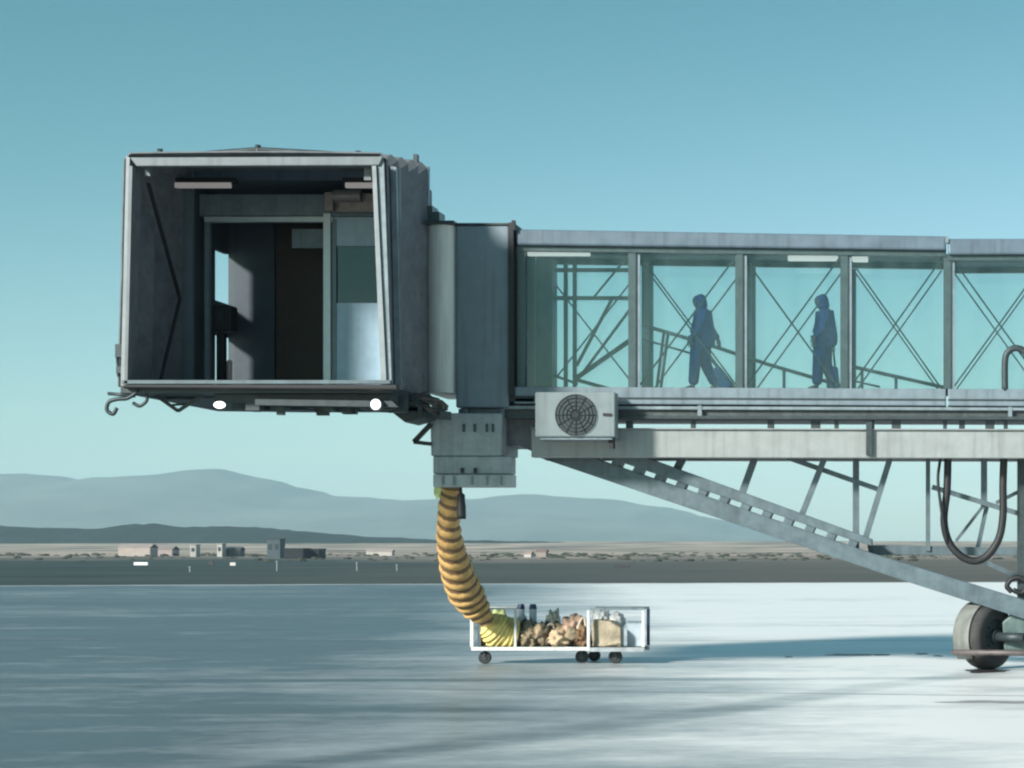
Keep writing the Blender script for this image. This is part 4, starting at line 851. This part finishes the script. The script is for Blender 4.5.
    for F in (FL, RL):
        skin('shoe', [((F[2][0] + 0.04, F[2][1], 0.05), 0.05), ((F[2][0] - 0.06, F[2][1], 0.045), 0.045), ((F[2][0] - 0.17, F[2][1], 0.035), 0.035)], [(0, 1), (1, 2)], M_BLACK, o)
    skin('hood', [((0.05, 0, 1.46), (0.10, 0.11)), ((0.015, 0, 1.58), (0.105, 0.115)), ((0.0, 0, 1.67), (0.115, 0.118)), ((-0.045, 0, 1.745), (0.085, 0.09))], [(0, 1), (1, 2), (2, 3)], jm, o)
    o.scale = (1.12, 1.1, 1.055)
    return o
FZ = ZA(388, 40)
person(700, 40.95, FZ, 'person in hooded blue clothes walking left pulling a bag, nearer the cab', 0.8, M_NAVY, M_NAVY2, (0.30, 0.24, 0.95))
person(822, 40.95, FZ, 'person in hooded blue clothes walking left, bag close behind the legs, farther right', 0.62, M_NAVY, M_NAVY2, (0.17, 0.24, 0.92))
def bag(px, Y, tilt, w, h, d, handle, label):
    o = empty('rolling_suitcase', (XA(px, Y), Y, FZ), label, 'suitcase', 'suitcases in the glazed tunnel')
    o.rotation_euler = (0, tilt, 0)
    def loc(name, bm, m, par=o, **k):
        q = link(name, bm, m, None, **k); q.parent = par; return q
    bm = bmesh.new(); box(bm, -w / 2, w / 2, -d / 2, d / 2, 0.07, 0.07 + h); loc('shell', bm, M_CASE, bevel=0.04)
    bm = bmesh.new(); z = 0.07 + h
    tube(bm, [(w * 0.3, -d * 0.3, z - 0.05), (w * 0.3, -d * 0.3, z + handle)], 0.014, 8); tube(bm, [(w * 0.3, d * 0.3, z - 0.05), (w * 0.3, d * 0.3, z + handle)], 0.014, 8); tube(bm, [(w * 0.3, -d * 0.34, z + handle), (w * 0.3, d * 0.34, z + handle)], 0.022, 8)
    loc('handle', bm, M_DARKSTEEL)
    for y in (-d * 0.38, d * 0.38):
        bm = bmesh.new(); cyl(bm, (w * 0.3, y, 0.05), (0, 1, 0), 0.05, 0.04, 16); loc('wheel', bm, M_BLACK)
    return o
bag(731.5, 41.2, R(-38), 0.27, 0.48, 0.40, 0.42, 'blue suitcase tilted and pulled by the walker nearer the cab')
bag(834, 41.2, R(-6), 0.24, 0.42, 0.36, 0.30, 'small blue suitcase upright behind the farther right walker')

# ------------------------------------------------------------------ haze, light, world
bm = bmesh.new(); box(bm, -9500, 9500, -80, 12000, -3, 420)
hz = tag(link('haze', bm, []), 'thin pale blue haze over the fields', kind='stuff')
hm = bpy.data.materials.new('haze_air'); hm.use_nodes = True; N = hm.node_tree.nodes; N.clear()
ho = N.new('ShaderNodeOutputMaterial'); pv = N.new('ShaderNodeVolumePrincipled')
pv.inputs['Color'].default_value = (0.60, 0.88, 1.0, 1); pv.inputs['Density'].default_value = 0.95e-4; pv.inputs['Anisotropy'].default_value = 0.0
hm.node_tree.links.new(pv.outputs[0], ho.inputs['Volume']); hz.data.materials.append(hm)

sd = Vector((-0.85, -1.0, 0.60)).normalized()      # towards the sun: left, behind the viewer
elev = math.asin(sd.z); az = math.atan2(sd.x, sd.y)
sun_d = bpy.data.lights.new('sun', 'SUN'); sun_d.energy = 4.6; sun_d.angle = R(7); sun_d.color = (1.0, 0.95, 0.88)
sun = bpy.data.objects.new('sun', sun_d); COL.objects.link(sun)
sun.rotation_euler = (-sd).to_track_quat('-Z', 'Y').to_euler(); sun.location = (-20, -10, 30)

w = bpy.data.worlds.new('World'); scene.world = w; w.use_nodes = True
nt = w.node_tree; N = nt.nodes; Lk = nt.links
bg = N['Background']; sk = N.new('ShaderNodeTexSky'); sk.sky_type = 'NISHITA'; sk.sun_disc = False
sk.sun_elevation = elev; sk.sun_rotation = az
sk.air_density = 1.0; sk.dust_density = 0.6; sk.ozone_density = 2.0
tint = N.new('ShaderNodeMixRGB'); tint.blend_type = 'MULTIPLY'; tint.inputs['Fac'].default_value = 1.0; tint.inputs['Color2'].default_value = (0.77, 1.0, 0.985, 1)
Lk.new(sk.outputs[0], tint.inputs['Color1']); tcw = N.new('ShaderNodeTexCoord'); sxw = N.new('ShaderNodeSeparateXYZ'); Lk.new(tcw.outputs['Generated'], sxw.inputs[0])
cw = N.new('ShaderNodeMath'); cw.operation = 'MULTIPLY_ADD'; cw.inputs[1].default_value = -0.16; Lk.new(sxw.outputs['X'], cw.inputs[0]); Lk.new(sxw.outputs['Z'], cw.inputs[2])
gr = N.new('ShaderNodeMapRange'); gr.inputs[1].default_value = 0.0; gr.inputs[2].default_value = 0.30; gr.interpolation_type = 'SMOOTHSTEP'; Lk.new(cw.outputs[0], gr.inputs[0])
dk = N.new('ShaderNodeMixRGB'); dk.inputs['Color1'].default_value = (1.04, 0.96, 1.0, 1); dk.inputs['Color2'].default_value = (0.24, 0.62, 0.57, 1); Lk.new(gr.outputs[0], dk.inputs['Fac'])
mul = N.new('ShaderNodeMixRGB'); mul.blend_type = 'MULTIPLY'; mul.inputs['Fac'].default_value = 1.0; Lk.new(tint.outputs[0], mul.inputs['Color1']); Lk.new(dk.outputs[0], mul.inputs['Color2'])
hs = N.new('ShaderNodeHueSaturation'); hs.inputs['Saturation'].default_value = 0.88; Lk.new(mul.outputs[0], hs.inputs['Color'])
Lk.new(hs.outputs[0], bg.inputs['Color']); bg.inputs['Strength'].default_value = 0.100

vs = scene.view_settings; vs.view_transform = 'Standard'; vs.look = 'None'; vs.gamma = 1; vs.exposure = 0.6; vs.use_curve_mapping = False
cy = scene.cycles; cy.use_denoising = True; cy.max_bounces = 10; cy.transparent_max_bounces = 24; cy.volume_bounces = 1
cy.pixel_filter_type = 'BLACKMAN_HARRIS'; cy.filter_width = 2.2
cy.sample_clamp_indirect = 6
